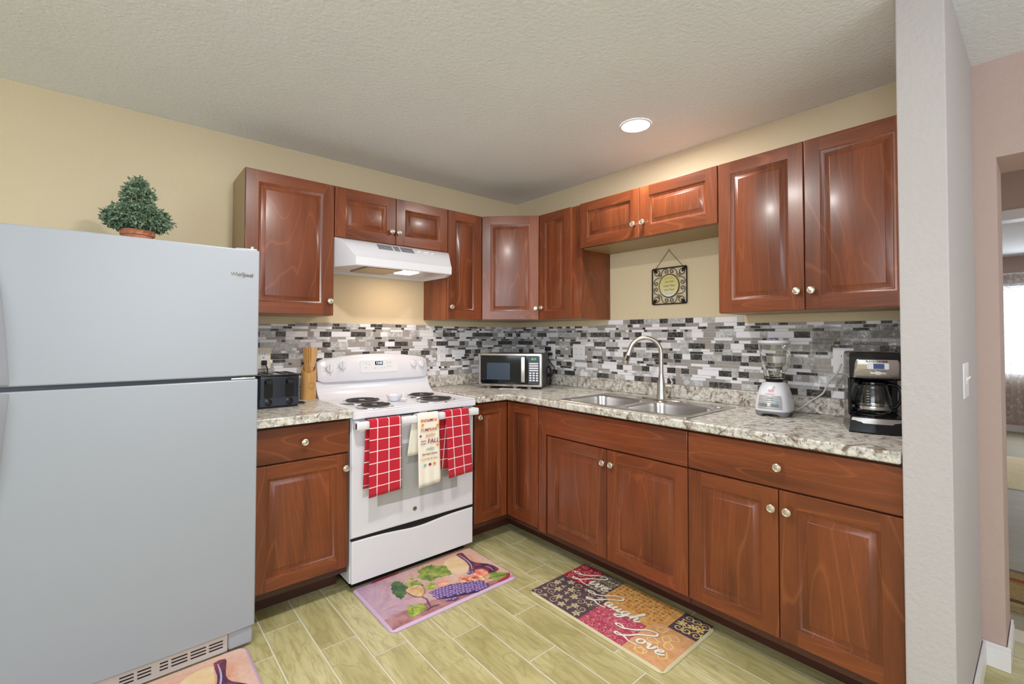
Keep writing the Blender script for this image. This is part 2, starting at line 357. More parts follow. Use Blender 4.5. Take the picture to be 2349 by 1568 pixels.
def curtain(y0, y1, label):
    root = thing('lace_curtain', label, 'curtain', (6.60, (y0+y1)/2, .12), 0, 'lace curtains on the far room window')
    w = y1-y0; rows = []
    for k in range(24):
        z = 2.0*k/23; rows.append([(.028*math.sin(26*PI*i/60 + .6*math.sin(z*2)) + .01*math.sin(5*z), -w/2 + w*i/60, z + (.03*math.sin(i/60*PI*6) if k == 0 else 0)) for i in range(61)])
    G().loft(rows, 0, closed=False).build('lace_panel', M['lace'], root, recalc=False)
    G().tube([(0, -w/2-.03, 2.0), (0, w/2+.03, 2.0)], .012).build('curtain_rod', M['trimw'], root)
curtain(-2.86, -2.08, 'sheer lace curtain panel on the left side of the far window')
# rugs beyond the doorway
def ramp_rug(name, label, x0, x1, y0, y1, mat):
    return tag(G().rbox(x0, x1, y0, y1, .0005, .009, .01).build(name, mat, bevel=.002), label, 'rug')
t = NT('yellow_trellis'); v = t.coord((5.5, 5.5, 5.5), rnd=False); w1 = t.n('ShaderNodeTexWave', i_Scale=.9, i_Distortion=3.0); w1.bands_direction = 'X'; t.l(v, w1.inputs[0])
t.col(t.ramp(w1.outputs['Fac'], [(.45, srgb(224, 196, 70)), (.55, srgb(244, 242, 236))])); t.p(Roughness=.9); M['yrug'] = t.m
ramp_rug('yellow_rug', 'yellow and white patterned rug on the far room floor', 3.22, 4.72, -3.9, -2.3, M['yrug'])
t = NT('striped_rug'); tc = t.coord(rnd=False); sx = t.n('ShaderNodeSeparateXYZ'); t.l(tc, sx.inputs[0]); n = t.noise(tc, 90, 3)
mr = t.n('ShaderNodeMapRange'); mr.inputs[1].default_value = .67; mr.inputs[2].default_value = 1.22; t.l(sx.outputs[0], mr.inputs[0])
c = t.ramp(mr.outputs[0], [(0, srgb(176, 160, 116)), (.10, srgb(206, 184, 130)), (.17, srgb(28, 28, 34)), (.24, srgb(196, 172, 112)), (.62, srgb(180, 150, 90)), (.68, srgb(168, 54, 40)), (.76, srgb(200, 170, 106)), (.93, srgb(110, 120, 130))], 'CONSTANT')
t.col(t.mix(n, c, srgb(120, 96, 60))); t.p(Roughness=.95); M['srug'] = t.m
ramp_rug('striped_rug', 'tan woven rug with red and black stripes just beyond the opening', .67, 1.22, -3.6, -2.55, M['srug'])

# ================================================================ cabinets
def knob(parent, x, z, y=0, name='knob'):
    return G().lathe([(.006, .001), (.0055, -.010), (.0075, -.014), (.0145, -.018), (.0158, -.021), (.0150, -.0245), (.0125, -.0262), (.0105, -.0250), (.006, -.0262), (.0008, -.0268)], 24, (0, 0, 0), 'y').build(name, M['knobm'], parent, loc=(x, y, z))
def door(parent, w, h, x, y, z, kn=None, rot=0, s=.058):
    g = G()
    if s > w*.27: s = w*.27
    e = .0028
    def ring(i, y): return [(i, y, i), (w-i, y, i), (w-i, y, h-i), (i, y, h-i)]
    g.loft([ring(0, .019), ring(0, e), ring(e*.3, e*.3), ring(e, 0)], 0, True, True, False)
    g.quad((e, 0, e), (s, 0, e), (s, 0, h-e), (e, 0, h-e)); g.quad((w-s, 0, e), (w-e, 0, e), (w-e, 0, h-e), (w-s, 0, h-e))
    g.quad((s, 0, e), (w-s, 0, e), (w-s, 0, s), (s, 0, s), 1); g.quad((s, 0, h-s), (w-s, 0, h-s), (w-s, 0, h-e), (s, 0, h-e), 1)
    prof = [(0, 0), (.0015, .002), (.004, .0028), (.0045, .0045), (.008, .0055), (.011, .0085), (.014, .0095), (.016, .009), (.033, .003), (.0345, .0015), (.036, .0012)]
    g.loft([ring(s+a, b) for a, b in prof], 0, True, False, True)
    o = g.build('door', [M['woodv'], M['woodh']], parent, loc=(x, y, z), rot=(0, 0, rot), smooth=30, recalc=False)
    # consistent normals per shell
    if kn: knob(o, kn[0], kn[1])
    return o
def drawer(parent, w, h, x, y, z, kn=True, name='drawer'):
    o = G().box(0, w, 0, .019, 0, h).build(name, M['woodh'], parent, bevel=.003, loc=(x, y, z))
    if kn: knob(o, w/2, h/2+.003)
    return o
U_D, U_F = .289, .309       # wall cabinet carcass depth and door face
def wall_cab(label, loc, rot, w, z0, z1, doors, extra=None, leftmat='woodv', rightmat='woodv', group='cherry wall cabinets'):
    t = thing('wall_cabinet', label, 'cabinet', (loc[0], loc[1], z0), rot, group); h = z1-z0; p = .004
    G().box(p, w-p, -U_D, -.001, .004, h).build('carcass', M['woodv'], t, bevel=.001)
    G().box(p, w-p, -U_D+.012, -.001, 0, .004).build('bottom_panel', M['tanside'], t)
    for side, mt in (('l', leftmat), ('r', rightmat)):
        if mt: G().box(0 if side == 'l' else w-p, p if side == 'l' else w, -U_D, -.001, 0, h).build('side_panel', M[mt], t)
    for x0, x1, kx, kz in doors: door(t, x1-x0, h-.004, x0, -U_F, .002, (kx-x0, kz))
    return t
q = -PI/2
wall_cab('tall cherry wall cabinet beside the refrigerator, left of the range hood', (-2.0455, 0), 0, .4385, 1.3857, 2.1069, [(.002, .436, .412, .076)], leftmat='tanside')
wall_cab('short two door cherry wall cabinet above the white range hood', (-1.6068, 0), 0, .738, 1.8221, 2.1069, [(.002, .3675, .335, .073), (.3705, .736, .380, .073)])
wall_cab('narrow cherry wall cabinet just right of the range hood', (-.8688, 0), 0, .281, 1.3857, 2.1069, [(.002, .279, .022, .078)])
wall_cab('narrow cherry wall cabinet between corner cabinet and sink wall opening', (0, -.5882), q, .3665, 1.3857, 2.1069, [(.002, .2917, .040, .080)])
wall_cab('short two door cherry wall cabinet bridging above the sink', (0, -.9547), q, .8727, 1.8221, 2.1069, [(.002, .4318, .402, .078), (.4348, .8707, .462, .078)])
wall_cab('large two door cherry wall cabinet above the blender and coffee maker', (0, -1.8274), q, .7291, 1.3857, 2.1069, [(.002, .3643, .340, .080), (.3673, .727, .394, .080)])
t = thing('wall_cabinet', 'diagonal cherry wall cabinet in the corner above the microwave', 'cabinet', (0, 0, 1.3857), 0, 'cherry wall cabinets'); h = 2.1069-1.3857
pts = [(-.001, -.001), (-.586, -.001), (-.586, -.287), (-.287, -.586), (-.001, -.586)]
G().prism(pts, 'z', .004, h).build('carcass', M['woodv'], t, bevel=.001); G().prism([(x*.99-.002, y*.99-.002) for x, y in pts], 'z', 0, .004).build('bottom_panel', M['tanside'], t)
door(t, .392, h-.004, -.4485-.196*.7071-.005, -.4485+.196*.7071-.005, .002, (.370, .076), rot=-PI/4)

B_D, B_F, ZD0, ZD1, ZR0, ZR1 = .597, .6164, .148, .700, .706, .8606
def base_cab(label, loc, rot, w, doors, drawers, filler=0, open_top=False):
    t = thing('base_cabinet', label, 'cabinet', (loc[0], loc[1], 0), rot, 'cherry base cabinets')
    if open_top: G().box(.001, .018, -B_D, -.002, .115, .874).box(w-.018, w-.001, -B_D, -.002, .115, .874).box(.018, w-.018, -B_D, -B_D+.012, .115, .874).box(.018, w-.018, -B_D+.012, -.002, .115, .13).box(.018, w-.018, -.012, -.002, .13, .874).build('carcass', M['kick'], t)
    else: G().box(.001, w-.001, -B_D, -.002, .115, .874).build('carcass', M['kick'], t, bevel=.001)  # carcass coloured dark to paint in the shade below the counter overhang
    G().box(.0, w, -.456, -.436, 0, .1145).build('toe_kick', M['kick'], t)
    if filler: G().box(.001, filler, -B_F+.003, -B_D, .135, ZR1).build('filler_strip', M['woodv'], t, bevel=.001)
    for x0, x1, kx, kz in doors: door(t, x1-x0, ZD1-ZD0, x0, -B_F, ZD0, (kx-x0, kz-ZD0))
    for x0, x1, k in drawers: drawer(t, x1-x0, ZR1-ZR0, x0, -B_F, ZR0, k, 'drawer' if k else 'false_drawer_front')
    return t
base_cab('cherry base cabinet with one drawer between refrigerator and stove', (-2.062, 0), 0, .427, [(.002, .425, .405, .632)], [(.002, .425, 1)])
base_cab('cherry sink base cabinet with plain false front and two doors', (0, -.898), q, .9325, [(.075, .4948, .482, .6335), (.4978, .931, .534, .6335)], [(.060, .931, 0)], .062, True)
base_cab('cherry base cabinet with wide drawer and two doors by the pink partition', (0, -1.8308), q, .7245, [(.002, .3582, .340, .630), (.3612, .722, .393, .630)], [(.002, .722, 1)])
t = thing('base_cabinet', 'corner cherry base cabinet with folding door in the inside angle', 'cabinet', (0, 0, 0), 0, 'cherry base cabinets')
G().prism([(-.002, -.002), (-.866, -.002), (-.866, -B_D), (-B_D, -B_D), (-B_D, -.896), (-.002, -.896)], 'z', .115, .874).build('carcass', M['kick'], t)
G().box(-.866, -.456, -.456, -.436, 0, .1145).box(-.456, -.436, -.896, -.436, 0, .1145).build('toe_kick', M['kick'], t)
door(t, .248, ZR1-ZD0, -.866, -B_F, ZD0, (.012+.008, .637)); d = door(t, .274, ZR1-ZD0, -B_F, -B_F-.002, ZD0, None, rot=q)

# ================================================================ countertops, splash
CT0, CT1, CF = .875, .9131, .6519
tag(G().prism([(-CF, CT0), (-CF, CT1-.003), (-CF+.003, CT1), (-.002, CT1), (-.002, CT0)], 'x', -2.060, -1.632).build('countertop', M['granite'], bevel=.006, segs=3), 'short speckled granite look countertop left of the stove under the toaster', 'countertop')
g = G().prism([(-.868, -.002), (-.868, -CF), (-CF, -CF), (-CF, -2.5535), (-.002, -2.5535), (-.002, -.002)], 'z', CT0, CT1)
ct = g.build('countertop', M['granite'], bevel=.007, segs=3)
cut = G().box(-.58, -.15, -1.80, -1.06, .8, 1).build('cutter', M['granite'])
bo = ct.modifiers.new('cut', 'BOOLEAN'); bo.object = cut; bo.operation = 'DIFFERENCE'
ct.modifiers.move(1, 0); dg = bpy.context.evaluated_depsgraph_get(); dg.update()
me = bpy.data.meshes.new_from_object(ct.evaluated_get(dg)); ct.modifiers.clear(); ct.data = me; bpy.data.objects.remove(cut)
tag(ct, 'long speckled granite look countertop running round the corner under sink and blender', 'countertop')
def curb(label, *b):
    g = G()
    for q_ in b: g.box(*q_)
    return tag(g.build('countertop_upstand', M['granite'], bevel=.005), label, 'backsplash')
curb('low granite look upstand behind the toaster', (-2.060, -1.632, -.021, -.001, CT1, .992))
curb('low granite look upstand behind the microwave against the back wall', (-.868, -.0015, -.021, -.001, CT1, .992))
curb('long low granite look upstand behind the faucet and blender', (-.021, -.001, -2.5535, -.0215, CT1, .992))

def mosaic(name, label, length, zfun, z0, loc, rot):
    # stick-on mosaic: rows of mixed tiles, one raised quad per tile
    g = G(); z = z0; rows = [.033, .0155, .0155, .033, .0145, .0155, .0205, .034, .0145, .0155]; k = 0
    T = 5
    # backing, in strips following the top height
    xs = sorted({0, length} | {b for b, _ in zfun if 0 < b < length})
    def top(x):
        for b, zt in zfun:
            if x <= b: return zt
        return zfun[-1][1]
    for a, b in zip(xs[:-1], xs[1:]): g.box(a, b, -.0022, -.0005, z0, top((a+b)/2), 4)
    zmax = max(zt for _, zt in zfun)
    while z < zmax:
        hr = rows[k % len(rows)]; x = -R.random()*.08; last = -1
        while x < length:
            if hr > .025: w, ty = R.choice([(.10, 0), (.07, 0), (.05, 0), (.05, 1), (.035, 1), (.11, 3), (.08, 3), (.035, 3), (.12, 2), (.07, 2), (.055, 0)])
            elif hr > .018: w, ty = R.choice([(.045, 0), (.08, 1), (.07, 2), (.04, 0), (.05, 2), (.09, 1)])
            else: w, ty = R.choice([(.05, 0), (.022, 0), (.10, 1), (.05, 1), (.025, 1), (.09, 2), (.06, 2), (.025, 2), (.08, 3), (.05, 3), (.11, 2)])
            if ty == last: ty = R.choice([1, 2, 3, 0])
            last = ty; a, b = max(x, 0), min(x+w, length); c0, c1 = z+.0011, z+hr-.0011; c1 = min(c1, top((a+b)/2)-.0008)
            a += .0011; b -= .0011
            if b > a+.002 and c1 > c0+.001:
                g.box(a, b, -.0034, -.0022, c0, c1, ty)
            x += w
        z += hr; k += 1
    o = g.build(name, [M['t_black'], M['t_grey'], M['t_white'], M['t_marble'], M['grout']], loc=loc, rot=(0, 0, rot), smooth=0, recalc=False)
    return tag(o, label, 'backsplash')
mosaic('mosaic_backsplash', 'black white and grey mosaic backsplash behind the stove', 2.06, [(.35, 1.3425), (1.195, 1.355), (2.06, 1.345)], .9925, (-2.06, 0, 0), 0)
mosaic('mosaic_backsplash', 'black white and grey mosaic backsplash behind the sink and coffee maker', 2.55, [(.949, 1.3455), (1.812, 1.382), (2.56, 1.345)], .9925, (0, -.0035, 0), q)

# ================================================================ refrigerator
t = thing('refrigerator', 'large white top freezer refrigerator at the left edge', 'refrigerator', (-2.445, -.36, 0))
fw = .382
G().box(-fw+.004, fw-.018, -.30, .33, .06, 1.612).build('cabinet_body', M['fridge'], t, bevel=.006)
G().box(-fw+.012, fw-.012, -.322, -.30, .085, 1.60).build('door_gasket', M['dgrey'], t)
def fdoor(nm, z0, z1):
    g = G(); n = 14; pr_ = [(-fw, -.321), (fw, -.321)]
    front = [(fw - 2*fw*k/n, -.352 - .011*(1-(2*k/n-1)**2)) for k in range(n+1)]
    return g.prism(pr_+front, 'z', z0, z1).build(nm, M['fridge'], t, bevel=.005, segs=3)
fd = fdoor('freezer_door', 1.110, 1.631); rd = fdoor('fridge_door', .083, 1.0945)
def fhandle(par, z0, z1, flip):
    # contoured grip: widest at the door gap, thinning away from it
    rings = []
    for k in range(15):
        s_ = k/14; zz = z0+(z1-z0)*s_; q_ = s_ if flip else 1-s_   # q_=1 at the gap
        wd_ = .012+.040*q_**.7; d = .006+.034*math.sin(min(1, q_*1.6)*PI/2)*(1 if 0 < k < 14 else .5)
        rings.append([(-fw+.003, -.350, zz), (-fw+.004, -.352-d, zz), (-fw+.6*wd_, -.356-d, zz), (-fw+.003+wd_, -.3545, zz)])
    G().loft(rings).build('handle', M['fridge'], par, bevel=.004)
fhandle(fd, 1.115, 1.52, False); fhandle(rd, .66, 1.090, True)
g = G().box(-.33, .29, -.335, -.30, .005, .078)
kg = g.build('kick_grille', M['grille'], t, bevel=.004)
G().box(.29, fw-.006, -.345, -.30, .012, .080).build('hinge_cover', M['fridge'], t, bevel=.006)
for x0, x1 in [(-.31, -.26), (-.25, -.19), (-.18, -.12), (-.045, -.005), (.005, .045), (.07, .095), (.105, .155), (.165, .215), (.225, .272)]:
    sl = G()
    for zz in (.052, .040, .028): sl.box(x0, x1, -.3356, -.334, zz, zz+.005)
    sl.build('grille_slots', M['slot'], kg)
G().prism([(.30, -.33), (.375, -.345), (.378, -.315), (.33, -.27), (.30, -.27)], 'z', 1.631, 1.639).lathe([(.009, 0), (.009, .016), (.006, .018)], 16, (.36, -.33, 1.632)).build('top_hinge', M['chrome'], t, bevel=.002)
G().box(.285, .372, -.352, -.31, 1.0965, 1.1035).build('middle_hinge', M['chrome'], t, bevel=.001)
lg = text('brand_badge', 'Whirlpool', .0205, plain('badge_grey', srgb(120, 114, 106), .35, .5), fd, (.318, -.3565, 1.5245), shear=0, ext=.0008, sx=.95, off=.0004)
G().tube([(.318+.014*math.cos(a), -.3562, 1.5235+.010*math.sin(a)+.004*math.cos(a)) for a in [k*2*PI/24 for k in range(20)]], .0008, 6).build('badge_swirl', M['nickel'], lg.parent)

# ================================================================ potted topiary on the fridge
def leafmat(name, a, b):
    t = NT(name); v = t.coord((1, 1, 1), rnd=False); n = t.noise(v, 60, 2); t.col(t.ramp(n, [(.3, a), (.7, b)])); t.p(Roughness=.6); return t.m
M['leaf'] = leafmat('topiary_leaf', srgb(66, 92, 62), srgb(150, 174, 146)); M['stem'] = plain('stem_brown', srgb(86, 68, 44), .8)
P = thing('potted_topiary', 'small bushy green topiary in a terracotta pot on top of the refrigerator', 'plant', (-2.455, -.40, 1.6135))
G().lathe([(.030, 0), (.036, .002), (.052, .074), (.058, .076), (.059, .096), (.053, .097), (.050, .088), (.001, .086)], 32).build('pot', M['terra'], P)
G().tube([(0, 0, .08), (.002, 0, .2), (0, .002, .30)], .005).build('stem', M['stem'], P)
def foliage(cz, rx, rz, n, name, zlo=-1):
    g = G(); rr = random.Random(n)
    for _ in range(n):
        while True:
            u = rr.uniform(-1, 1)
            if u > zlo: break
        a = rr.uniform(0, 2*PI); s_ = math.sqrt(1-u*u); rad = rr.uniform(.55, 1.08) * (1.12 if rr.random() < .12 else 1)
        d = Vector((s_*math.cos(a), s_*math.sin(a), u)); p = Vector((d.x*rx*rad, d.y*rx*rad, d.z*rz*rad + cz))
        L = rr.uniform(.010, .021); t_ = (d + Vector((rr.uniform(-.8, .8), rr.uniform(-.8, .8), rr.uniform(-1.1, .5)))).normalized()
        sd = t_.cross(Vector((rr.uniform(-1, 1), rr.uniform(-1, 1), rr.uniform(-1, 1)))).normalized()*L*.28; nn = t_.cross(sd).normalized()*L*.12
        g.add([p, p+t_*L*.5+sd+nn, p+t_*L, p+t_*L*.5-sd+nn, p+t_*L*.45-nn], [(0, 1, 4), (1, 2, 4), (2, 3, 4), (3, 0, 4)])
    g.build(name, M['leaf'], P, recalc=False, smooth=0)
foliage(.146, .104, .052, 3000, 'lower_foliage', -.85); foliage(.238, .050, .056, 1050, 'upper_foliage'); foliage(.285, .026, .032, 260, 'crown_foliage')

# ================================================================ range
t = thing('electric_range', 'white freestanding electric coil range with towels on its oven door', 'stove', (-1.249, 0, 0)); w = .375
G().prism([(-.60, .05), (-.60, .86), (-.02, .86), (-.02, .05)], 'x', -w, w).build('body', M['white'], t, bevel=.003)
G().box(-w+.03, w-.03, -.55, -.05, .0, .05).build('base', M['blackm'], t)
g = G().box(-w, w, -.632, -.02, .860, .899); ck = g.build('cooktop', M['white'], t, bevel=.007, segs=3)
g = G()
for q_ in ((-w, w, -.632, -.618), (-w, -w+.012, -.618, -.10), (w-.012, w, -.618, -.10)): g.box(*q_, .897, .904)
g.build('raised_rim', M['white'], ck, bevel=.003)
BURN = [(-.195, -.310, .094), (-.212, -.520, .078), (.195, -.300, .076), (.165, -.515, .092)]
for bx, by, br in BURN:
    dr = G().lathe([(br*1.28, .0), (br*1.27, .004), (br*1.19, .0045), (br*1.12, -.003), (br*.6, -.012), (.015, -.013)], 40, (bx, by, .8995), cap=False).build('drip_bowl', M['chrome'], t, recalc=True)
    pts = []; turns = 5 if br > .085 else 4
    for k in range(turns*28+1):
        a = 2*PI*k/28; r_ = br*.26 + (br*.74)*k/(turns*28); pts.append((bx+r_*math.cos(a), by+r_*math.sin(a), .9105))
    pts += [(bx+br*1.0, by+.012, .9085), (bx+br*1.02, by+.04, .905)]
    cl = G().tube(pts, .0036, 6).build('burner_coil', M['coil'], t)
    G().lathe([(.001, .0005), (br*.2, .0005), (br*.22, -.003)], 20, (bx, by, .911)).build('coil_medallion', M['chrome'], cl)
# backguard: curved riser and bulging control panel
rp = [(-.165, .899), (-.150, .902), (-.125, .912), (-.095, .940), (-.078, .97), (-.070, 1.005), (-.035, 1.005), (-.02, 1.0), (-.02, .90)]
G().prism(rp, 'x', -w+.002, w-.002).build('backguard_riser', M['white'], t, bevel=.002)
n = 24; ring0 = []; rings = []
def topz(x): return 1.128 + .034*(1-(x/.368)**2)
cols = []
for k in range(n+1):
    x = -.366 + .732*k/n; e = min(1, (1-abs(x)/.366)*14+.0); e = math.sqrt(max(.0, 1-(1-e)**2)); zt = topz(x) - .014*(1-e); zb = .996 + .012*(1-e); bul = .010*(1-(x/.37)**2)
    cols.append([(x, -.030, zb), (x, -.088-bul+.008*(1-e), zb+.004), (x, -.092-bul+.012*(1-e), zb+.012), (x, -.072-bul+.010*(1-e), zt-.012), (x, -.062-bul, zt-.002), (x, -.048, zt), (x, -.022, zt-.002)])
cp = G().loft(cols).build('control_panel', M['white'], t, smooth=40)
def onp(x, z):   # surface y of the panel
    bul = .010*(1-(x/.37)**2); zb, zt = 1.008, topz(x)-.012; return -.092-bul + .020*(z-zb)/(zt-zb)
tilt = math.atan2(.020, .13)
for kx, kz in ((-.302, 1.077), (-.226, 1.093), (.252, 1.092), (.312, 1.086)):
    g = G().lathe([(.023, 0), (.0225, -.006), (.019, -.012), (.0185, -.016), (.001, -.017)], 32, (0, 0, 0), 'y').prism([(-.0045, -.024), (.0045, -.024), (.0035, .024), (-.0035, .024)], 'y', -.027, -.012)
    k_ = g.build('knob', M['white'], cp, loc=(kx, onp(kx, kz), kz), bevel=.0012, rot=(-tilt, 0, 0))
    mk = G()
    for a in range(9): aa = a*PI/4.5; mk.box(kx+.030*math.cos(aa)-.0013, kx+.030*math.cos(aa)+.0013, onp(kx, kz)-.0012+.0031*math.sin(aa), onp(kx, kz)+.002, kz+.030*math.sin(aa)-.0013, kz+.030*math.sin(aa)+.0013)
    mk.build('dial_marks', M['ink'], cp)
g = G().box(-.128, .140, onp(0, 1.09)-.0022, onp(0, 1.09)+.003, -.040, .036)
pn = G().rbox(-.128, .128, -.0016, .003, -.042, .036, .010, 'y').build('touch_panel', M['white2'], cp, loc=(.012, onp(.012, 1.087)-.0003, 1.087), rot=(-tilt, 0, 0))
G().box(-.030, .022, -.0026, -.0015, .004, .027).build('clock_display', M['black'], pn)
text('clock_digits', '12:05', .020, M['led'], pn, (-.003, -.0028, .0155), off=.0003)
mk = G()
for bx_, bz_ in [(-.09, .018), (-.068, .010), (-.092, -.010), (.055, .018), (.075, .018), (.055, -.006), (.075, -.006), (.01, -.014), (.03, -.014), (-.03, -.014)]:
    mk.box(bx_-.006, bx_+.006, -.0021, -.0016, bz_-.0006, bz_+.0006); mk.box(bx_-.004, bx_+.004, -.0021, -.0016, bz_-.005, bz_-.0042)
mk.build('button_marks', M['ink'], pn)
# oven door, drawer
od = G().box(-w+.004, w-.006, -.640+.028, -.602, .272, .850).build('oven_door', M['white'], t, bevel=.006, segs=3)
G().box(-.235, .255, -.6132, -.611, .400, .700).build('oven_window', M['glassdark'], od, bevel=.001)
G().box(-w+.002, w-.002, -.612, -.602, .262, .268).build('drawer_gap', M['blackm'], t); G().box(-.30, .30, -.606, -.598, .851, .859).build('cooktop_gap', M['blackm'], t)
hb = G().prism([(-.612, .812), (-.640, .812), (-.668, .818), (-.668, .845), (-.640, .852), (-.612, .852)], 'x', -w+.006, -w+.032).prism([(-.612, .812), (-.640, .812), (-.668, .818), (-.668, .845), (-.640, .852), (-.612, .852)], 'x', w-.034, w-.008)
hb.prism([(-.648, .812), (-.668, .812), (-.672, .818), (-.672, .846), (-.668, .852), (-.648, .852)], 'x', -w+.006, w-.008)
hb.build('door_handle', M['white2'], od, bevel=.003)
g = G()
for x0, x1, zz in [(-.30, -.12, .847), (-.045, .015, .8465), (.035, .095, .8465), (-.045, .015, .838)]: g.box(x0, x1, -.6131, -.6115, zz-.002, zz+.0018)
g.build('vent_slots', M['slot'], od)
G().prism([(-.604, .8555), (-.625, .8535), (-.628, .8595), (-.604, .862)], 'x', .0, .045).build('latch_tab', M['white2'], t, bevel=.002)
lo = G().lathe([(.0125, 0), (.0125, -.0015), (.0105, -.002), (.010, -.001), (.001, -.001)], 28, (-.021, -.612, .340), 'y').build('round_emblem', M['nickel'], od)
text('emblem_letters', 'GE', .012, M['darkink'], lo, (-.021, -.6135, .340), shear=.3, off=.0003)
n = 30; top_ = [(-w+.006+(2*w-.014)*k/n) for k in range(n+1)]
def dz(x): s_ = x/w; return .257 - .018*math.exp(-((s_+.0)/.42)**2) if True else 0
pts = [(-w+.006, .048)] + [(x, dz(x)) for x in top_] + [(w-.008, .048)]
G().prism(pts, 'y', -.614, -.600).build('storage_drawer', M['white'], t, bevel=.005, segs=3)
G().box(-w+.01, w-.01, -.6055, -.600, .225, .266).build('drawer_shadow_gap', M['slot'], t)

# bowl and spoon on the cooktop
tag(G().lathe([(.020, 0), (.030, .002), (.042, .022), (.047, .034), (.045, .0345), (.039, .022), (.028, .006), (.001, .004)], 36, (-1.285, -.395, .9)).build('small_bowl', M['white'], recalc=True), 'small white china bowl standing between the burners', 'bowl')
g = G().lathe([(.001, .006), (.012, .007), (.019, .012), (.022, .018), (.0205, .018), (.017, .011), (.010, .0045), (.001, .003)], 28, (-1.262, -.468, .900)).tube([(-1.258, -.449, .916), (-1.252, -.436, .924), (-1.245, -.424, .934), (-1.241, -.418, .941)], [.005, .004, .004, .006], 10)
tag(g.build('spoon', M['white']), 'white china spoon leaning out of the small bowl on the stove', 'spoon')

# ================================================================ range hood
t = thing('range_hood', 'white under cabinet range hood with its light on', 'range hood', (-1.238, 0, 1.655)); w = .367
def hring(f, y1, z):   # plan ring: back corners, side corners, tapered front corners
    return [(w, -.003, z), (w, -.305, z), (w-.062*f, y1, z), (-w+.062*f, y1, z), (-w, -.305, z), (-w, -.003, z)]
pf = [(0, -.310, .1655), (.28, -.350, .150), (.55, -.385, .118), (.75, -.412, .088), (.88, -.432, .066), (.98, -.446, .053), (1, -.452, .048), (1, -.452, .006), (1, -.448, .001)]
hood = G().loft([hring(*q_) for q_ in pf], 0, True, True, False)
hr = hring(1, -.448, .001); hi = [(x*.965, min(y*.965, -.015), .001) for x, y, z in hr]; hi2 = [(x*.955, min(y*.955, -.02), .016) for x, y, z in hr]
hood.loft([hr, hi, hi2], 0, True, False, True)
hb = hood.build('hood_shell', M['white'], t, smooth=28)
g = G()
for x0, x1 in ((-.145, -.055), (-.045, -.010), (.0, .082)):
    for k in range(5): zz = .1465-.0066*k; yy = -.3556-1.094*(.1465-zz); g.prism([(yy-.0008, zz), (yy+.004, zz+.0005), (yy+.004, zz-.003), (yy-.0040, zz-.0028)], 'x', x0, x1)
g.build('vent_slots', M['slot'], hb)
g = G().box(.11, .135, -.372, -.360, .132, .139).box(.15, .19, -.374, -.362, .130, .137).box(.205, .225, -.375, -.363, .129, .136); g.build('switches', M['white2'], hb, bevel=.001)
t_ = NT('mesh_filter'); v = t_.coord((1, 1, 1), rnd=False); ch = t_.n('ShaderNodeTexChecker', i_Scale=260.0); t_.l(v, ch.inputs[0]); t_.col(t_.mix(ch.outputs[1], srgb(205, 190, 170), srgb(120, 108, 96))); t_.p(Roughness=.35, Metallic=.7); M['filter'] = t_.m
G().box(-.20, .02, -.36, -.10, .008, .0155).build('grease_filter', M['filter'], hb, bevel=.002)
G().box(.03, .14, -.34, -.22, .006, .0155).build('light_lens', M['hoodlamp'], hb, bevel=.002)
l = bpy.data.lights.new('hood_bulb', 'AREA'); l.shape = 'RECTANGLE'; l.size = .10; l.size_y = .10; l.energy = 1.1; l.color = (1, .66, .42); lo_ = bpy.data.objects.new('hood_bulb', l); COL.objects.link(lo_); lo_.parent = t; lo_.location = (.085, -.28, .004)

# ================================================================ towels
def towelmat():
    t = NT('red_check_towel'); tc = t.n('ShaderNodeTexCoord'); sp = t.n('ShaderNodeSeparateXYZ'); t.l(tc.outputs['UV'], sp.inputs[0])
    def stripe(o, per, wd, off):
        a = t.n('ShaderNodeMath', operation='ADD', i_1=off); t.l(o, a.inputs[0]); d = t.n('ShaderNodeMath', operation='DIVIDE', i_1=per); t.l(a.outputs[0], d.inputs[0])
        f = t.n('ShaderNodeMath', operation='FRACT'); t.l(d.outputs[0], f.inputs[0]); c = t.n('ShaderNodeMath', operation='LESS_THAN', i_1=wd/per); t.l(f.outputs[0], c.inputs[0]); return c.outputs[0]
    m = t.n('ShaderNodeMath', operation='MAXIMUM'); t.l(stripe(sp.outputs[0], .0605, .0045, .022), m.inputs[0]); t.l(stripe(sp.outputs[1], .057, .0042, .012), m.inputs[1])
    ch = t.n('ShaderNodeTexChecker', i_Scale=210.0); t.l(tc.outputs['UV'], ch.inputs[0])
    c = t.mix(ch.outputs[1], srgb(202, 24, 50), srgb(176, 14, 38)); t.col(t.mix(m.outputs[0], c, srgb(240, 226, 228))); t.p(Roughness=.95)
    t.b.inputs['Sheen Weight'].default_value = .2
    w1 = t.n('ShaderNodeTexChecker', i_Scale=210.0); t.l(tc.outputs['UV'], w1.inputs[0]); t.bump(w1.outputs[1], .4, .002); return t.m
M['towel'] = towelmat(); M['cream'] = plain('cream_towel', srgb(240, 234, 220), .9)
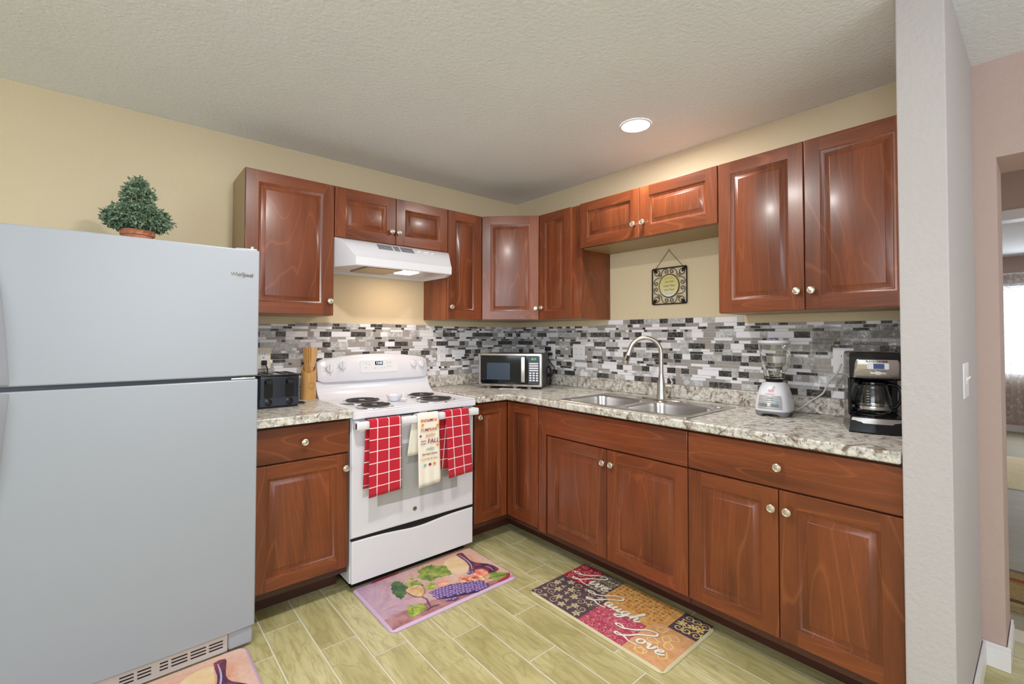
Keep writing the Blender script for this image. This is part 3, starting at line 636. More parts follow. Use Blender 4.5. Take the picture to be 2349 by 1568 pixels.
def towel(name, label, cat, x0, x1, zf, zb, mat, group=None, lean=0, back=0, thick=.004):
    # draped over the oven handle: front fall, over the bar, back fall
    t = thing(name, label, cat, ((x0+x1)/2, -.66, .853), 0, group); w = x1-x0; path = []
    F = .853-zf; n = 16
    for k in range(n+1): path.append((-.0175-.0035*(1-k/n)-.002, -F + (F-.004)*k/n, F*k/n))
    for k in range(1, 8): a = PI*k/8; path.append((-.0015-.0175*math.cos(a)*1.0, -.002+.0085*math.sin(a), F+.006*k))
    Bk = .853-zb
    for k in range(0, 11): path.append((.0172+.003*k/10, -.004-Bk*k/10, F+.05+Bk*k/10))
    m = 14; rows = []; uvr = []
    for j, (y, z, s_) in enumerate(path):
        front = j <= n; row = []; ur = []
        fall = (1-j/n) if front else max(0, (j-n-8)/10)
        for i in range(m+1):
            u = i/m; x = (u-.5)*w*(1 + (.04*fall if front else 0)) + (lean*fall if front else back*max(.0, fall)+back*.3*(j > n+7))
            wave = .0045*math.sin(u*PI*2.4+1.1)*fall if front else .002*math.sin(u*9)*fall
            row.append((x, y-abs(wave)*(1 if front else -1), z - (.010*(1-u)*fall if front else 0))); ur.append((u*w, s_))
        rows.append(row); uvr.append(ur)
    g = G().loft(rows, 0, closed=False); o = g.build('cloth', mat, t, recalc=False, smooth=60)
    me = o.data; ul = me.uv_layers.new(name='UVMap'); flat = [q_ for r_ in uvr for q_ in r_]
    for lp in me.loops: ul.data[lp.index].uv = flat[lp.vertex_index]
    md = o.modifiers.new('solid', 'SOLIDIFY'); md.thickness = thick; md.offset = 0
    return t, o
towel('checked_towel', 'red dish towel with white check hanging left on the oven handle', 'towel', -1.558, -1.388, .490, .520, M['towel'], 'red checked dish towels', -.002, -.012)
towel('checked_towel', 'red dish towel with white check hanging right on the oven handle, askew', 'towel', -1.118, -.962, .495, .530, M['towel'], 'red checked dish towels', .022, -.028)
tw, cl = towel('printed_towel', 'cream dish towel with autumn words and little pumpkins on the oven handle', 'towel', -1.293, -1.163, .480, .640, M['cream'], None, .008, -.030)
c_or, c_gold, c_mag, c_green, c_rust = [plain('print_%s' % n_, srgb(*c_), .9) for n_, c_ in (('rust', (178, 84, 44)), ('gold', (216, 160, 92)), ('plum', (150, 34, 92)), ('sage', (152, 186, 160)), ('brown', (150, 66, 40)))]
c_pump = plain('print_orange', srgb(240, 152, 48), .9)
yy = -.0285
for k, (s_, sz, mt, z, x, sh) in enumerate([('PUMPKINS', .0215, c_or, -.085, 0, 0), ('apples', .024, c_gold, -.112, .006, .25), ('FALL', .034, c_mag, -.148, .026, .1), ('leaves', .013, c_mag, -.142, -.034, .2), ('in the', .013, c_mag, -.157, -.036, .2),
        ('cider', .026, c_green, -.186, .006, .35), ('harvest moon', .0165, c_rust, -.213, .004, .3), ('I LOVE IT ALL', .0175, c_gold, -.240, .004, 0)]):
    text('printed_word', s_, sz, mt, cl, (x, yy-.0015, z+.004), shear=sh, align='CENTER', off=.0002)
text('printed_word', 'PUMPKINS', .0215, c_or, cl, (0, yy+.003, -.030), rot=(PI/2, PI, 0), off=.0002)
def blob(par, x, z, r, mt, y=yy-.0015):
    G().prism([(x+r*(1+.12*math.cos(5*a))*math.cos(a), z+r*.9*math.sin(a)) for a in [2*PI*k/20 for k in range(20)]], 'y', y-.0004, y+.001).build('printed_fruit', mt, par)
for x, z, r, mt in [(-.040, -.052, .008, c_pump), (.052, -.062, .008, c_pump), (-.052, -.110, .006, c_mag), (.052, -.168, .007, c_pump), (-.024, -.268, .008, c_green), (.006, -.267, .008, c_mag), (.034, -.266, .0085, c_pump)]: blob(cl, x, z, r, mt)

# ================================================================ toaster, utensil crock
t = thing('toaster', 'dark four slice toaster half hidden behind the refrigerator', 'toaster', (-1.889, -.345, CT1)); w = .100
bd = G().rbox(-w, w, 0, .25, .006, .158, .022, 'z', 6).build('body', M['navy'], t, bevel=.006, segs=3)
G().box(-w+.01, w-.01, .005, .245, 0, .008).build('base', M['blackm'], t)
tp_ = G().rbox(-w-.002, w+.002, -.002, .252, .156, .166, .022, 'z', 6).build('top_plate', M['black'], t, bevel=.003)
g = G()
for x0 in (-.088, -.046, .018, .060): g.box(x0, x0+.027, .045, .215, .1655, .1668)
g.build('bread_slots', M['slot'], tp_)
for lx in (-.049, .049):
    G().rbox(lx-.019, lx+.019, -.0045, .004, .052, .148, .012, 'y').build('lever_recess', M['black'], bd, bevel=.001)
    lv = G().rbox(lx-.016, lx+.016, -.020, -.003, .120, .140, .006, 'y').build('lever', M['blackm'], bd, bevel=.003)
    G().lathe([(.017, 0), (.017, -.004), (.012, -.005), (.011, -.011), (.001, -.012)], 28, (lx, -.001, .031), 'y').build('dial', M['black'], bd)
G().rbox(-w+.012, w-.012, -.0015, .004, .012, .052, .008, 'y').build('control_strip', M['mwpanel'], bd)
C_ = thing('utensil_holder', 'tall bamboo utensil holder beside the stove backguard', 'holder', (-1.672, -.100, CT1))
rings = []; n = 40
for r_, h0 in ((.0385, 0), (.0395, .003), (.0395, 1), (.037, 1.002), (.035, .99), (.035, .1)):
    rg = []
    for k in range(n):
        a = 2*PI*k/n
        s_ = .5+.5*math.sin(a+.35); hh = .150 + .045*s_**.7
        z = h0 if h0 < .05 else (.012 if h0 == .1 else hh*h0)
        rg.append((r_*math.cos(a), r_*math.sin(a), z))
    rings.append(rg)
G().loft(rings).build('bamboo_tube', M['bamboo'], C_)
G().tube([(.016*math.cos(a)+.004, -.0402+ .0075*(1-math.cos(a*0)), .078+.018*math.sin(a)) for a in [2*PI*k/28 for k in range(28)]], .0005, 5, close=True).build('burnt_emblem', M['stem'], C_)
ut = [('slotted wooden spatula leaning leftmost in the bamboo holder', -.014, -.012, -.05), ('slim wooden spoon second from the left in the bamboo holder', -.005, -.004, -.02), ('slim wooden fork in the middle of the bamboo holder', .002, .004, .01), ('wooden turner with broad blade leaning right in the bamboo holder', .004, -.002, .08)]
for i, (lb, x, y, ln) in enumerate(ut):
    g = G(); br = i == 3; rings = []
    for k in range(13):
        s_ = k/12; wd_ = (.0065 if s_ < .5 else .0065+(.0165 if br else .0085)*min(1, (s_-.5)/.3)); th_ = .0035 if s_ < .6 else .0022
        if k == 12: wd_ *= .9
        X = ln*s_*.24; rings.append([(X+wd_*a_, th_*b_, .283*s_+(.004*(s_ > .95)*0)) for a_, b_ in ((1, 1), (-1, 1), (-1, -1), (1, -1))])
    tag(g.loft(rings).build('wooden_utensil', M['bamboo'], bevel=.0015, loc=(-1.672+x, -.102+y, CT1+.0125), rot=(0, 0, (-.9, -1.1, -1.0, -.3)[i])), lb, 'utensil', 'bamboo utensils')
tag(G().tube([(-1.658+.0185*math.cos(a), -.103+.017*math.sin(a), 1.098) for a in [2*PI*k/24 for k in range(24)]], .0009, 6, close=True).build('wire_tie', M['nickel']), 'thin silver wire tie round the bamboo utensils', 'wire tie')

# ================================================================ microwave (angled in the corner)
th = math.radians(-54); MW = thing('microwave', 'stainless and black countertop microwave angled in the corner', 'microwave', (-.4575, -.457, CT1), th); w = .2215; mh = .243
G().box(-w+.004, w-.004, .018, .30, .016, mh-.004).build('case', plain('case_grey', srgb(70, 70, 72), .4, .4), MW, bevel=.003)
g = G(); outer = [(-w, 0, .016), (w, 0, .016), (w, 0, mh), (-w, 0, mh)]
def rr3(x0, x1, z0, z1, r, y, n=5): return [(p_[0], y, p_[1]) for p_ in rrect(x0, x1, z0, z1, r, n)]
fr = G().loft([rr3(-w, w, .016, mh, .002, .018), rr3(-w, w, .016, mh, .002, .006), rr3(-w+.003, w-.003, .019, mh-.003, .002, .0), rr3(-w+.012, w-.015, .032, mh-.014, .012, -.004), rr3(-w+.015, w-.018, .036, mh-.017, .010, .004)], 0, True, True, False)
frm = fr.build('front_frame', M['steel'], MW, smooth=25)
G().rbox(-w+.014, w-.017, .001, .006, .035, mh-.016, .010, 'y').build('door_glass', M['mwglass'], MW)
G().box(-.165, -.030-.0+.030, -.0005, .002, .062, .178).build('door_screen', M['mwscreen'], MW, bevel=.001)
G().rbox(.128, w-.019, -.002, .004, .036, mh-.017, .006, 'y').build('control_panel', M['mwpanel'], MW)
hd = G().prism([(-.004, .045), (-.020, .050), (-.022, .06), (-.022, .212), (-.020, .222), (-.004, .226), (-.003, .20), (-.003, .07)], 'x', .082, .108).build('door_handle', M['steel'], MW, bevel=.002)
text('clock_digits', '8:17', .019, M['ledg'], MW, (.166, -.0028, .205), off=.0002)
for r_ in range(4): G().rbox(.134, .197, -.0035, -.0015, .171-.0155*r_, .180-.0155*r_, .003, 'y').build('preset_button_row', M['white2'], MW)
for r_ in range(4):
    for c_ in range(3): G().rbox(.135+.0225*c_, .151+.0225*c_, -.0035, -.0015, .106-.0165*r_, .1165-.0165*r_, .003, 'y').build('key', M['white2'], MW)
for fx, fy in ((-.16, .03), (.03, .03), (.13, .03), (-.16, .27), (.16, .27)): G().lathe([(.014, 0), (.017, .010), (.017, .017)], 16, (fx, fy, 0)).build('foot', M['greybase'], MW)
tag(G().box(-.075, .075, -.013, .11, .0003, .0016).xf(Matrix.Translation((-.4575+.00, -.457, CT1)) @ Matrix.Rotation(th+.04, 4, 'Z')).build('paper_sheet', M['paper']), 'folded white paper sheet lying under the microwave front', 'paper')

# ================================================================ outlets, switch, cords
def outlet(label, loc, rot, wd=.070, hh=.114, gang=1, style='duplex', mat='white2', name='wall_outlet'):
    t = thing(name, label, 'outlet' if 'switch' not in name else 'light switch', loc, rot)
    G().box(-wd/2, wd/2, -.005, 0, -hh/2, hh/2).build('cover_plate', M[mat], t, bevel=.002)
    for k in range(gang):
        cx = (k-(gang-1)/2)*.046
        if style == 'toggle':
            G().box(cx-.005, cx+.005, -.0065, -.0045, -.012, .012).build('toggle_slot', M['offwhite'], t); G().prism([(-.005, -.004), (-.016, .010), (-.013, .014), (-.005, .006)], 'x', cx-.004, cx+.004).build('toggle', M['white2'], t, bevel=.001)
            continue
        if style == 'gfci':
            G().box(cx-.017, cx+.017, -.0075, -.0045, -.034, .034).build('receptacle', M['white2'], t, bevel=.001)
            G().box(cx-.006, cx+.006, -.0085, -.007, .001, .005).build('reset_button', plain('red_button', srgb(190, 20, 40), .5), t)
        g = G()
        for s_ in (-1, 1):
            zc = .0195*s_ if style != 'gfci' else .021*s_
            if style != 'gfci': G().rbox(cx-.0165, cx+.0165, -.0065, -.0045, zc-.0135, zc+.0135, .006, 'y').build('receptacle', M['white2'], t)
            for dx in (-.006, .006): G().box(cx+dx-.0011, cx+dx+.0011, -.0080 if style == 'gfci' else -.0068, -.006, zc-.002, zc+.006).build('slot', M['slot'], t)
    return t
outlet('white outlet plate on the mosaic between stove and microwave', (-.724, -.0036, 1.146), 0)
outlet('almond safety outlet with toaster plug, partly behind the refrigerator', (-1.888, -.0036, 1.149), 0, .074, .118, 1, 'gfci', 'offwhite')
outlet('single white outlet with black microwave plugs beside the corner', (-.0071, -.418, 1.160), q, .076)
outlet('double white outlet plate left of the faucet', (-.0071, -.687, 1.163), q, .112, .112, 2)
outlet('white outlet plate mostly behind the coffee maker', (-.0071, -2.253, 1.165), q, .08, .118)
outlet('white toggle light switch on the side of the pink partition', (-.328, -2.671, 1.129), 0, .130, .118, 1, 'toggle', 'white2', 'light_switch')
cord = lambda name, label, pts, r, mat, cat='cord': tag(G().tube(spline(pts, 8), r, 8).build(name, mat), label, cat)
def plug(label, loc, rot, mat, w_=.024, h_=.026, dep=.030):
    return tag(G().box(-w_/2, w_/2, -dep, 0, -h_/2, h_/2).xf(Matrix.Translation(loc) @ Matrix.Rotation(rot, 4, 'Z')).build('plug', mat, bevel=.004, segs=3), label, 'plug')
plug('black plug in the upper socket of the single outlet near the microwave', (-.0165, -.405, 1.180), q, M['blackm'], .03, .03, .04)
plug('black plug in the lower socket of the single outlet near the microwave', (-.0165, -.425, 1.141), q, M['blackm'], .024, .022, .03)
plug('black toaster plug in the almond safety outlet', (-1.888, -.0125, 1.125), 0, M['blackm'])
cord('power_cord', 'black cord hanging from the upper outlet plug behind the microwave', [(-.050, -.405, 1.168), (-.07, -.41, 1.12), (-.06, -.42, 1.07), (-.062, -.40, 1.02), (-.07, -.42, .985)], .0032, M['blackm'])
cord('power_cord', 'thick black microwave cord looping beside its right end', [(-.048, -.427, 1.135), (-.075, -.445, 1.11), (-.070, -.475, 1.07), (-.065, -.50, 1.04), (-.07, -.485, 1.0), (-.082, -.47, .965), (-.095, -.495, .94), (-.10, -.478, .9185)], .0036, M['blackm'])
cord('cord_bundle', 'bundled black cord folded up beside the microwave', [(-.085, -.425, 1.065), (-.09, -.45, 1.055), (-.085, -.482, 1.035), (-.085, -.485, 1.00), (-.09, -.455, .975), (-.095, -.43, .985), (-.09, -.44, 1.03), (-.088, -.470, 1.045), (-.092, -.482, 1.015), (-.09, -.46, .98)], .0042, M['blackm'])
cord('power_cord', 'black toaster cord hanging from the almond outlet', [(-1.888, -.046, 1.122), (-1.878, -.056, 1.09), (-1.876, -.055, 1.04), (-1.885, -.055, .98), (-1.90, -.065, .935)], .0032, M['blackm'])
tag(G().tube(spline([(-1.775, -.21, .9185), (-1.755, -.235, .919), (-1.742, -.262, .9185), (-1.756, -.275, .9185), (-1.778, -.268, .9185)], 8), .0034, 8).build('power_cord', M['blackm']), 'loop of black toaster cord poking out beside the bamboo holder', 'cord')

# ================================================================ sink and faucet
S_ = thing('kitchen_sink', 'stainless double bowl drop in sink', 'sink', (-.36, -1.431, CT1)); n = 8
g = G(); X0, X1, Y0, Y1 = -.240, .245, -.391, .391
def rg(x0, x1, y0, y1, r, z): return [(x, y, z) for x, y in rrect(x0, x1, y0, y1, r, n)]
zr = .0035
b1 = (-.205, .105, .030, .356); b2 = (-.205, .105, -.356, -.030)
for (cy0, cy1), b in (((0.0, Y1), b1), ((Y0, 0.0), b2)):
    g.loft([rg(X0, X1, cy0, cy1, .0006, zr), rg(b[0]-.006, b[1]+.006, b[2]-.006, b[3]+.006, .060, zr), rg(*b, .055, zr-.004)], 0, True, False, False)
g.loft([rg(X0-.003, X1+.003, Y0-.003, Y1+.003, .014, .0005), rg(X0-.001, X1+.001, Y0-.001, Y1+.001, .012, zr), rg(X0, X1, Y0, Y1, .0006, zr)], 0, True, False, False)
rim = g.build('rim', M['steel'], S_, smooth=40)
for i, b in enumerate((b1, b2)):
    k = G().loft([rg(*b, .055, zr-.004), rg(b[0]+.002, b[1]-.002, b[2]+.002, b[3]-.002, .055, -.02), rg(b[0]+.008, b[1]-.008, b[2]+.008, b[3]-.008, .055, -.13), rg(b[0]+.022, b[1]-.022, b[2]+.022, b[3]-.022, .05, -.160), rg(b[0]+.06, b[1]-.06, b[2]+.06, b[3]-.06, .04, -.168)], 0, True, False, True).build('basin', M['steel'], S_, smooth=50)
    G().lathe([(.045, -.167), (.040, -.165), (.030, -.1665), (.001, -.167)], 28, ((b[0]+b[1])/2, (b[2]+b[3])/2, 0)).build('drain', M['chrome'], S_)
for y, nm in ((-.335, 'hole_cap'),): G().lathe([(.022, zr), (.021, zr+.004), (.017, zr+.005), (.001, zr+.005)], 28, (.170, y, 0)).build(nm, M['chrome'], S_)
F = thing('faucet', 'tall brushed nickel gooseneck faucet behind the sink', 'faucet', (-.163, -1.43, CT1+.004))
G().prism([(p_[0]*.30, p_[1]) for p_ in [(.125*math.cos(a), .125*math.sin(a)) for a in [2*PI*k/40 for k in range(40)]]], 'z', 0, .006).build('deck_plate', M['nickel'], F, bevel=.002)
G().lathe([(.027, .006), (.0255, .012), (.024, .05), (.0225, .08), (.017, .118), (.0145, .138), (.0135, .145), (.001, .145)], 32).build('faucet_body', M['nickel'], F)
dx, dy = -.7071, .7071; Rr = .088; pts = [(0, 0, .13), (0, 0, .20), (0, 0, .26)]
for k in range(1, 15): a = PI - PI*1.0*k/14*.93; d = Rr*(1+math.cos(a)); pts.append((dx*d, dy*d, .262+Rr*math.sin(a)*1.0))
p1 = Vector(pts[-1]); p0 = Vector(pts[-2]); d_ = (p1-p0).normalized(); pts.append(tuple(p1+d_*.012))
G().tube(pts, .0122, 16).build('gooseneck', M['nickel'], F, smooth=60)
e0 = p1+d_*.010; h_ = G().tube([e0, e0+d_*.01, e0+d_*.04, e0+d_*.075, e0+d_*.078], [.0135, .0145, .0165, .0195, .0165], 24).build('spray_head', M['nickel'], F, smooth=50)
bn = Vector((-.75, -.66, 0)).normalized(); c0 = e0+d_*.040+bn*.0165
G().tube([c0-d_*.016, c0+d_*.016], .0065, 12).build('spray_button', M['blackm'], h_)
hv = Vector((.62, -.78, 0)).normalized(); a0 = Vector((0, 0, .078))+hv*.020
G().tube([a0, a0+hv*.022], [.0125, .0125], 20).tube([a0+hv*.022, a0+hv*.034], [.0135, .0125], 20).tube([a0+hv*.030, a0+hv*.030+Vector((0, 0, .02))+hv*.010, a0+hv*.022+Vector((0, 0, .055))], [.0065, .0060, .0052], 12).build('lever_handle', M['nickel'], F, smooth=50)

# ================================================================ blender
B = thing('blender', 'white countertop blender with empty glass jar', 'blender', (-.185, -2.027, CT1), q+.10)
def sq(r, e, z, sy=1.1): return [(r*(abs(math.cos(a))**e)*(1 if math.cos(a) > 0 else -1), r*sy*(abs(math.sin(a))**e)*(1 if math.sin(a) > 0 else -1), z) for a in [2*PI*(k+.5)/48 for k in range(48)]]
def skirt(r, z0, arch):
    o = []
    for (x, y, z) in sq(r, .55, z0): o.append((x, y, z0 + arch*max(0, 1-(min(abs(x), abs(y))/(r*.62))**4)))
    return o
G().loft([skirt(.066, .0, .012), skirt(.070, .006, .008), sq(.0725, .55, .026), sq(.070, .55, .030)], 0, True, False, True).build('rubber_base', M['greybase'], B, smooth=40)
bs = G().loft([sq(.0725, .55, .024), sq(.0728, .57, .040), sq(.068, .62, .085), sq(.058, .72, .125), sq(.048, .85, .148), sq(.045, .95, .152), sq(.040, 1, .153)]).build('motor_housing', M['white'], B, smooth=45)
# the front plate follows the sloped face
def fy(z): return -(.0728*1.1 + (z-.040)/(.085-.040)*(.068-.0728)*1.1) - .0012 if z < .085 else -(.068*1.1 + (z-.085)/.04*(.058-.068)*1.1)-.0012
pl_ = G()
for k in range(7):
    za, zb_ = .036+.0085*k, .036+.0085*(k+1); wa = .050-.006*(k/7); wb = .050-.006*((k+1)/7)
    pl_.quad((-wa, fy(za), za), (wa, fy(za), za), (wb, fy(zb_), zb_), (-wb, fy(zb_), zb_))
pl_.build('control_plate', M['silver'], B, solid=.0015)
bb = G()
for k, x in enumerate((-.034, -.019, -.003, .013, .029)): G().box(x-.0065, x+.0065, fy(.052)-.004, fy(.052)+.002, .046, .060).build('speed_button', M['white2' if k == 2 else 'greybase'], bs, bevel=.0015)
text('brand_name', 'Oster', .0095, M['ink'], bs, (0, fy(.085)-.0008, .084), rot=(PI/2-.10, 0, 0), shear=.2)
text('plate_caption', '6-SPEED  BLENDER', .0042, M['ink'], bs, (0, fy(.075)-.0008, .074), rot=(PI/2-.10, 0, 0))
G().lathe([(.005, 0), (.005, -.0012), (.001, -.0013)], 16, (.030, fy(.068)-.0002, .068), 'y').build('round_sticker', plain('sticker_blue', srgb(110, 170, 220), .5), bs)
pk = plain('sticker_pink', srgb(232, 158, 178), .6)
stk = G().prism([(-.013, .0), (.013, .0), (.010, -.0085), (.004, -.011), (-.004, -.011), (-.010, -.0085)], 'y', -.0006, .0006).build('bowl_sticker', pk, bs, loc=(.002, fy(.118)+.0015, .121), rot=(-.26, 0, 0))
G().tube([(.004, -.0012, .001), (.015, -.0012, .016)], .0009, 6).build('whisk_mark', M['ink'], stk)
text('sticker_caption', 'My Blend & Go', .0062, plain('sticker_ink', srgb(170, 110, 130), .6), bs, (0, fy(.102)-.0008, .101), rot=(PI/2-.25, 0, 0))
G().lathe([(.034, .153), (.036, .158), (.038, .164), (.034, .168), (.001, .168)], 36).build('jar_collar', M['blackm'], B)
JZ = .166; N_ = 48
def jr(r, z, lobes=0.0): return [(r*(1+lobes*math.cos(4*(2*PI*k/N_)))*math.cos(2*PI*k/N_), r*(1+lobes*math.cos(4*(2*PI*k/N_)))*math.sin(2*PI*k/N_), z) for k in range(N_)]
G().loft([jr(.036, JZ), jr(.0385, JZ+.004, .01), jr(.047, JZ+.050, .035), jr(.056, JZ+.105, .03), jr(.063, JZ+.150, .01), jr(.0655, JZ+.164), jr(.0625, JZ+.164), jr(.0595, JZ+.148, .01), jr(.0525, JZ+.105, .03), jr(.0435, JZ+.052, .035), jr(.034, JZ+.012, .01), jr(.028, JZ+.009)]).build('glass_jar', M['glass'], B, smooth=50)
hd_ = [(0, .058, JZ+.150), (.0, .085, JZ+.146), (.0, .092, JZ+.12), (.0, .086, JZ+.07), (.0, .062, JZ+.038), (.0, .046, JZ+.034)]
hd_ = [Matrix.Rotation(PI+.9, 3, 'Z') @ Vector(p_) for p_ in hd_]
G().tube(spline(hd_, 6), .0075, 10).build('jar_handle', M['glass'], B, smooth=60)
G().lathe([(.0585, JZ+.158), (.0650, JZ+.1655), (.0665, JZ+.168), (.0665, JZ+.175), (.063, JZ+.178), (.03, JZ+.179), (.027, JZ+.176), (.001, JZ+.176)], 40).build('jar_lid', M['white2'], B)
G().lathe([(.022, JZ+.176), (.022, JZ+.186), (.019, JZ+.188), (.001, JZ+.186)], 32).build('filler_cap', glassm('violet_cap', srgb(190, 180, 235), .1), B)
gb = G()
for k in range(4): a = k*PI/2+.3; gb.add([(0, -.003, JZ+.018), (0, .003, JZ+.018), (.022*math.cos(a), .022*math.sin(a), JZ+.026+.006*(k % 2))], [(0, 1, 2)])
gb.lathe([(.006, JZ+.009), (.006, JZ+.02), (.001, JZ+.022)], 12).build('blade', M['chrome'], B, solid=.001)
cord('power_cord', 'off white blender cord rising from the blender to the far outlet', [(-.100, -2.085, .930), (-.075, -2.105, .945), (-.060, -2.135, .975), (-.05, -2.16, .995), (-.047, -2.185, 1.02), (-.045, -2.205, 1.07), (-.040, -2.235, 1.11), (-.035, -2.250, 1.15)], .0038, plain('cord_grey', srgb(206, 202, 192), .5))

# ================================================================ coffee maker
thc = math.radians(-71); K = thing('coffee_maker', 'black and steel drip coffee maker with glass carafe beside the partition', 'coffee maker', (-.357, -2.441, CT1), thc); w = .083
def cfr(x0, x1, yf, yb, z, bow=.012, n=10): return [(x1-(x1-x0)*k/n, yf-bow*(1-(2*k/n-1)**2), z) for k in range(n+1)] + [(x0, yb, z), (x1, yb, z)]
bsx = G().loft([cfr(-w-.004, w+.004, -.002, .19, 0), cfr(-w-.004, w+.004, -.004, .19, .006), cfr(-w, w, .004, .19, .036), cfr(-w+.002, w-.002, .012, .19, .060), cfr(-w+.006, w-.006, .02, .19, .0625)]).build('base', M['black'], K, smooth=30)
G().loft([[(x, y-.001, z) for x, y, z in cfr(-w+.004+d1, w-.004-d1, yf_, yf_+.01, z_)] for d1, yf_, z_ in ((.006, .0045, .037), (0, .0075, .046), (.004, .0100, .056))]).build('steel_strip', M['steel'], K, smooth=30)
G().lathe([(.056, .0625), (.055, .066), (.001, .066)], 32, (0, .085, 0)).build('warming_plate', M['blackm'], K)
G().box(-w, w, .145, .19, .0625, .205).box(-w, -w+.010, .05, .145, .0625, .205).build('column', M['black'], K, bevel=.003)
hd2 = G().loft([cfr(-w+.002, w-.002, .020, .19, .200), cfr(-w, w, .008, .19, .206), cfr(-w, w, .004, .19, .285), cfr(-w+.002, w-.002, .012, .19, .300), cfr(-w+.010, w-.010, .020, .185, .3035)]).build('brew_head', M['black'], K, smooth=30)
def bow(x, y0): return y0-.012*(1-(x/w)**2)
pn = G(); n = 16; rows = []
for z_, wd_, y0 in ((.2075, .072, .0068), (.26, .0665, .0045), (.272, .064, .0040), (.2765, .058, .0038)): rows.append([(-wd_+2*wd_*k/n, bow(-wd_+2*wd_*k/n, y0)-.0012, z_) for k in range(n+1)])
pn.loft(rows, 0, closed=False).build('steel_panel', M['steel'], hd2, solid=.0012, recalc=False)
text('brand_name', 'BLACK+DECKER', .0088, M['darkink'], hd2, (-.002, bow(0, .004)-.0022, .2695), off=.0002)
G().rbox(-.030, .034, bow(0, .004)-.0024, bow(0, .004)+.001, .241, .2635, .004, 'y').build('button_surround', M['white2'], hd2, bevel=.0005)
G().box(-.012, .020, bow(0, .004)-.0030, bow(0, .004), .2425, .2615).build('lcd_display', M['lcd'], hd2)
text('clock_digits', '5:24', .0125, plain('lcd_ink', srgb(50, 56, 110), .5), hd2, (.004, bow(0, .004)-.0032, .252))
bt = [(-.024, .257), (-.024, .2475), (.027, .257), (.027, .2475)]
for x, z in bt: G().rbox(x-.0045, x+.0045, bow(x, .004)-.0034, bow(x, .004), z-.003, z+.003, .001, 'y').build('button', M['steel'], hd2)
G().rbox(-.022, .026, bow(0, .0045)-.0028, bow(0, .0045)+.001, .2235, .2305, .0034, 'y').rbox(-.006, .010, bow(0, .0045)-.0036, bow(0, .0045)+.001, .2205, .2335, .003, 'y').build('selector_bar', M['nickel'], hd2)
A = thing('carafe', 'empty glass coffee carafe with black handle on the coffee maker plate', 'carafe', (0, 0, 0)); A.location = K.location + Euler((0, 0, thc)).to_matrix() @ Vector((-.002, .083, .0665)); A.rotation_euler = (0, 0, thc)
rc = .0565
G().lathe([(.044, .0), (.052, .004), (rc, .022), (rc, .04), (.054, .062), (.046, .095), (.0425, .108), (.0455, .114), (.0435, .114), (.0405, .108), (.0435, .096), (.0515, .062), (.0538, .04), (.0538, .023), (.048, .008), (.001, .006)], 48).build('glass_bowl', M['glass'], A, smooth=50)
G().lathe([(.0572, .018), (.0575, .020), (.0575, .028), (.0572, .030), (.0568, .028), (.0568, .020)], 48, cap=False).build('steel_band', M['steel'], A)
G().lathe([(.045, .110), (.048, .114), (.047, .121), (.035, .127), (.001, .128)], 36).build('carafe_lid', M['black'], A)
mk = G()
for k in range(6): mk.box(-.026, -.018, -.0535, -.0515, .038+.010*k, .0392+.010*k)
mk.build('level_marks', M['paper'], A)
hp = [(.040, -.018, .116), (.066, -.030, .112), (.078, -.036, .092), (.076, -.036, .055), (.062, -.029, .030), (.050, -.022, .028)]
G().tube(spline(hp, 6), .0062, 10).build('handle', M['black'], A, smooth=60)

# clear film still hanging on the mosaic behind the coffee maker
t = NT('clear_film'); t.col((1, 1, 1, 1)); t.p(Roughness=.07, IOR=1.3); v = t.coord((1, 1, 1), rnd=False); n1 = t.noise(v, 14, 4, .6, 1.5); t.bump(n1, 1.0, .05)
tp = t.n('ShaderNodeBsdfTransparent'); gl = t.n('ShaderNodeBsdfGlossy', i_Roughness=.10); bmp = [x for x in t.t.nodes if x.type == 'BUMP'][0]; t.l(bmp.outputs[0], gl.inputs['Normal'])
fz = t.n('ShaderNodeLayerWeight', i_Blend=.35); t.l(bmp.outputs[0], fz.inputs['Normal']); ms = t.n('ShaderNodeMixShader'); fm = t.n('ShaderNodeMath', operation='MULTIPLY_ADD', i_1=.55, i_2=.16); t.l(fz.outputs[0], fm.inputs[0]); t.l(fm.outputs[0], ms.inputs[0]); t.l(tp.outputs[0], ms.inputs[1]); t.l(gl.outputs[0], ms.inputs[2]); t.l(ms.outputs[0], t.out.inputs[0]); M['film'] = t.m
rows = []; rr = random.Random(3)
for j in range(15):
    z = 1.195+.125*j/14; rows.append([(-.0105-.0035*math.sin(i*.55+.7*j)*math.sin(j*.5+.3*i)-.002*math.sin(i*1.7), -2.13-.40*i/40, z+.008*math.sin(i*.3)) for i in range(41)])
tag(G().loft(rows, 0, closed=False).build('plastic_film', M['film'], recalc=False), 'wrinkled clear plastic film hanging on the mosaic above the coffee maker', 'film')

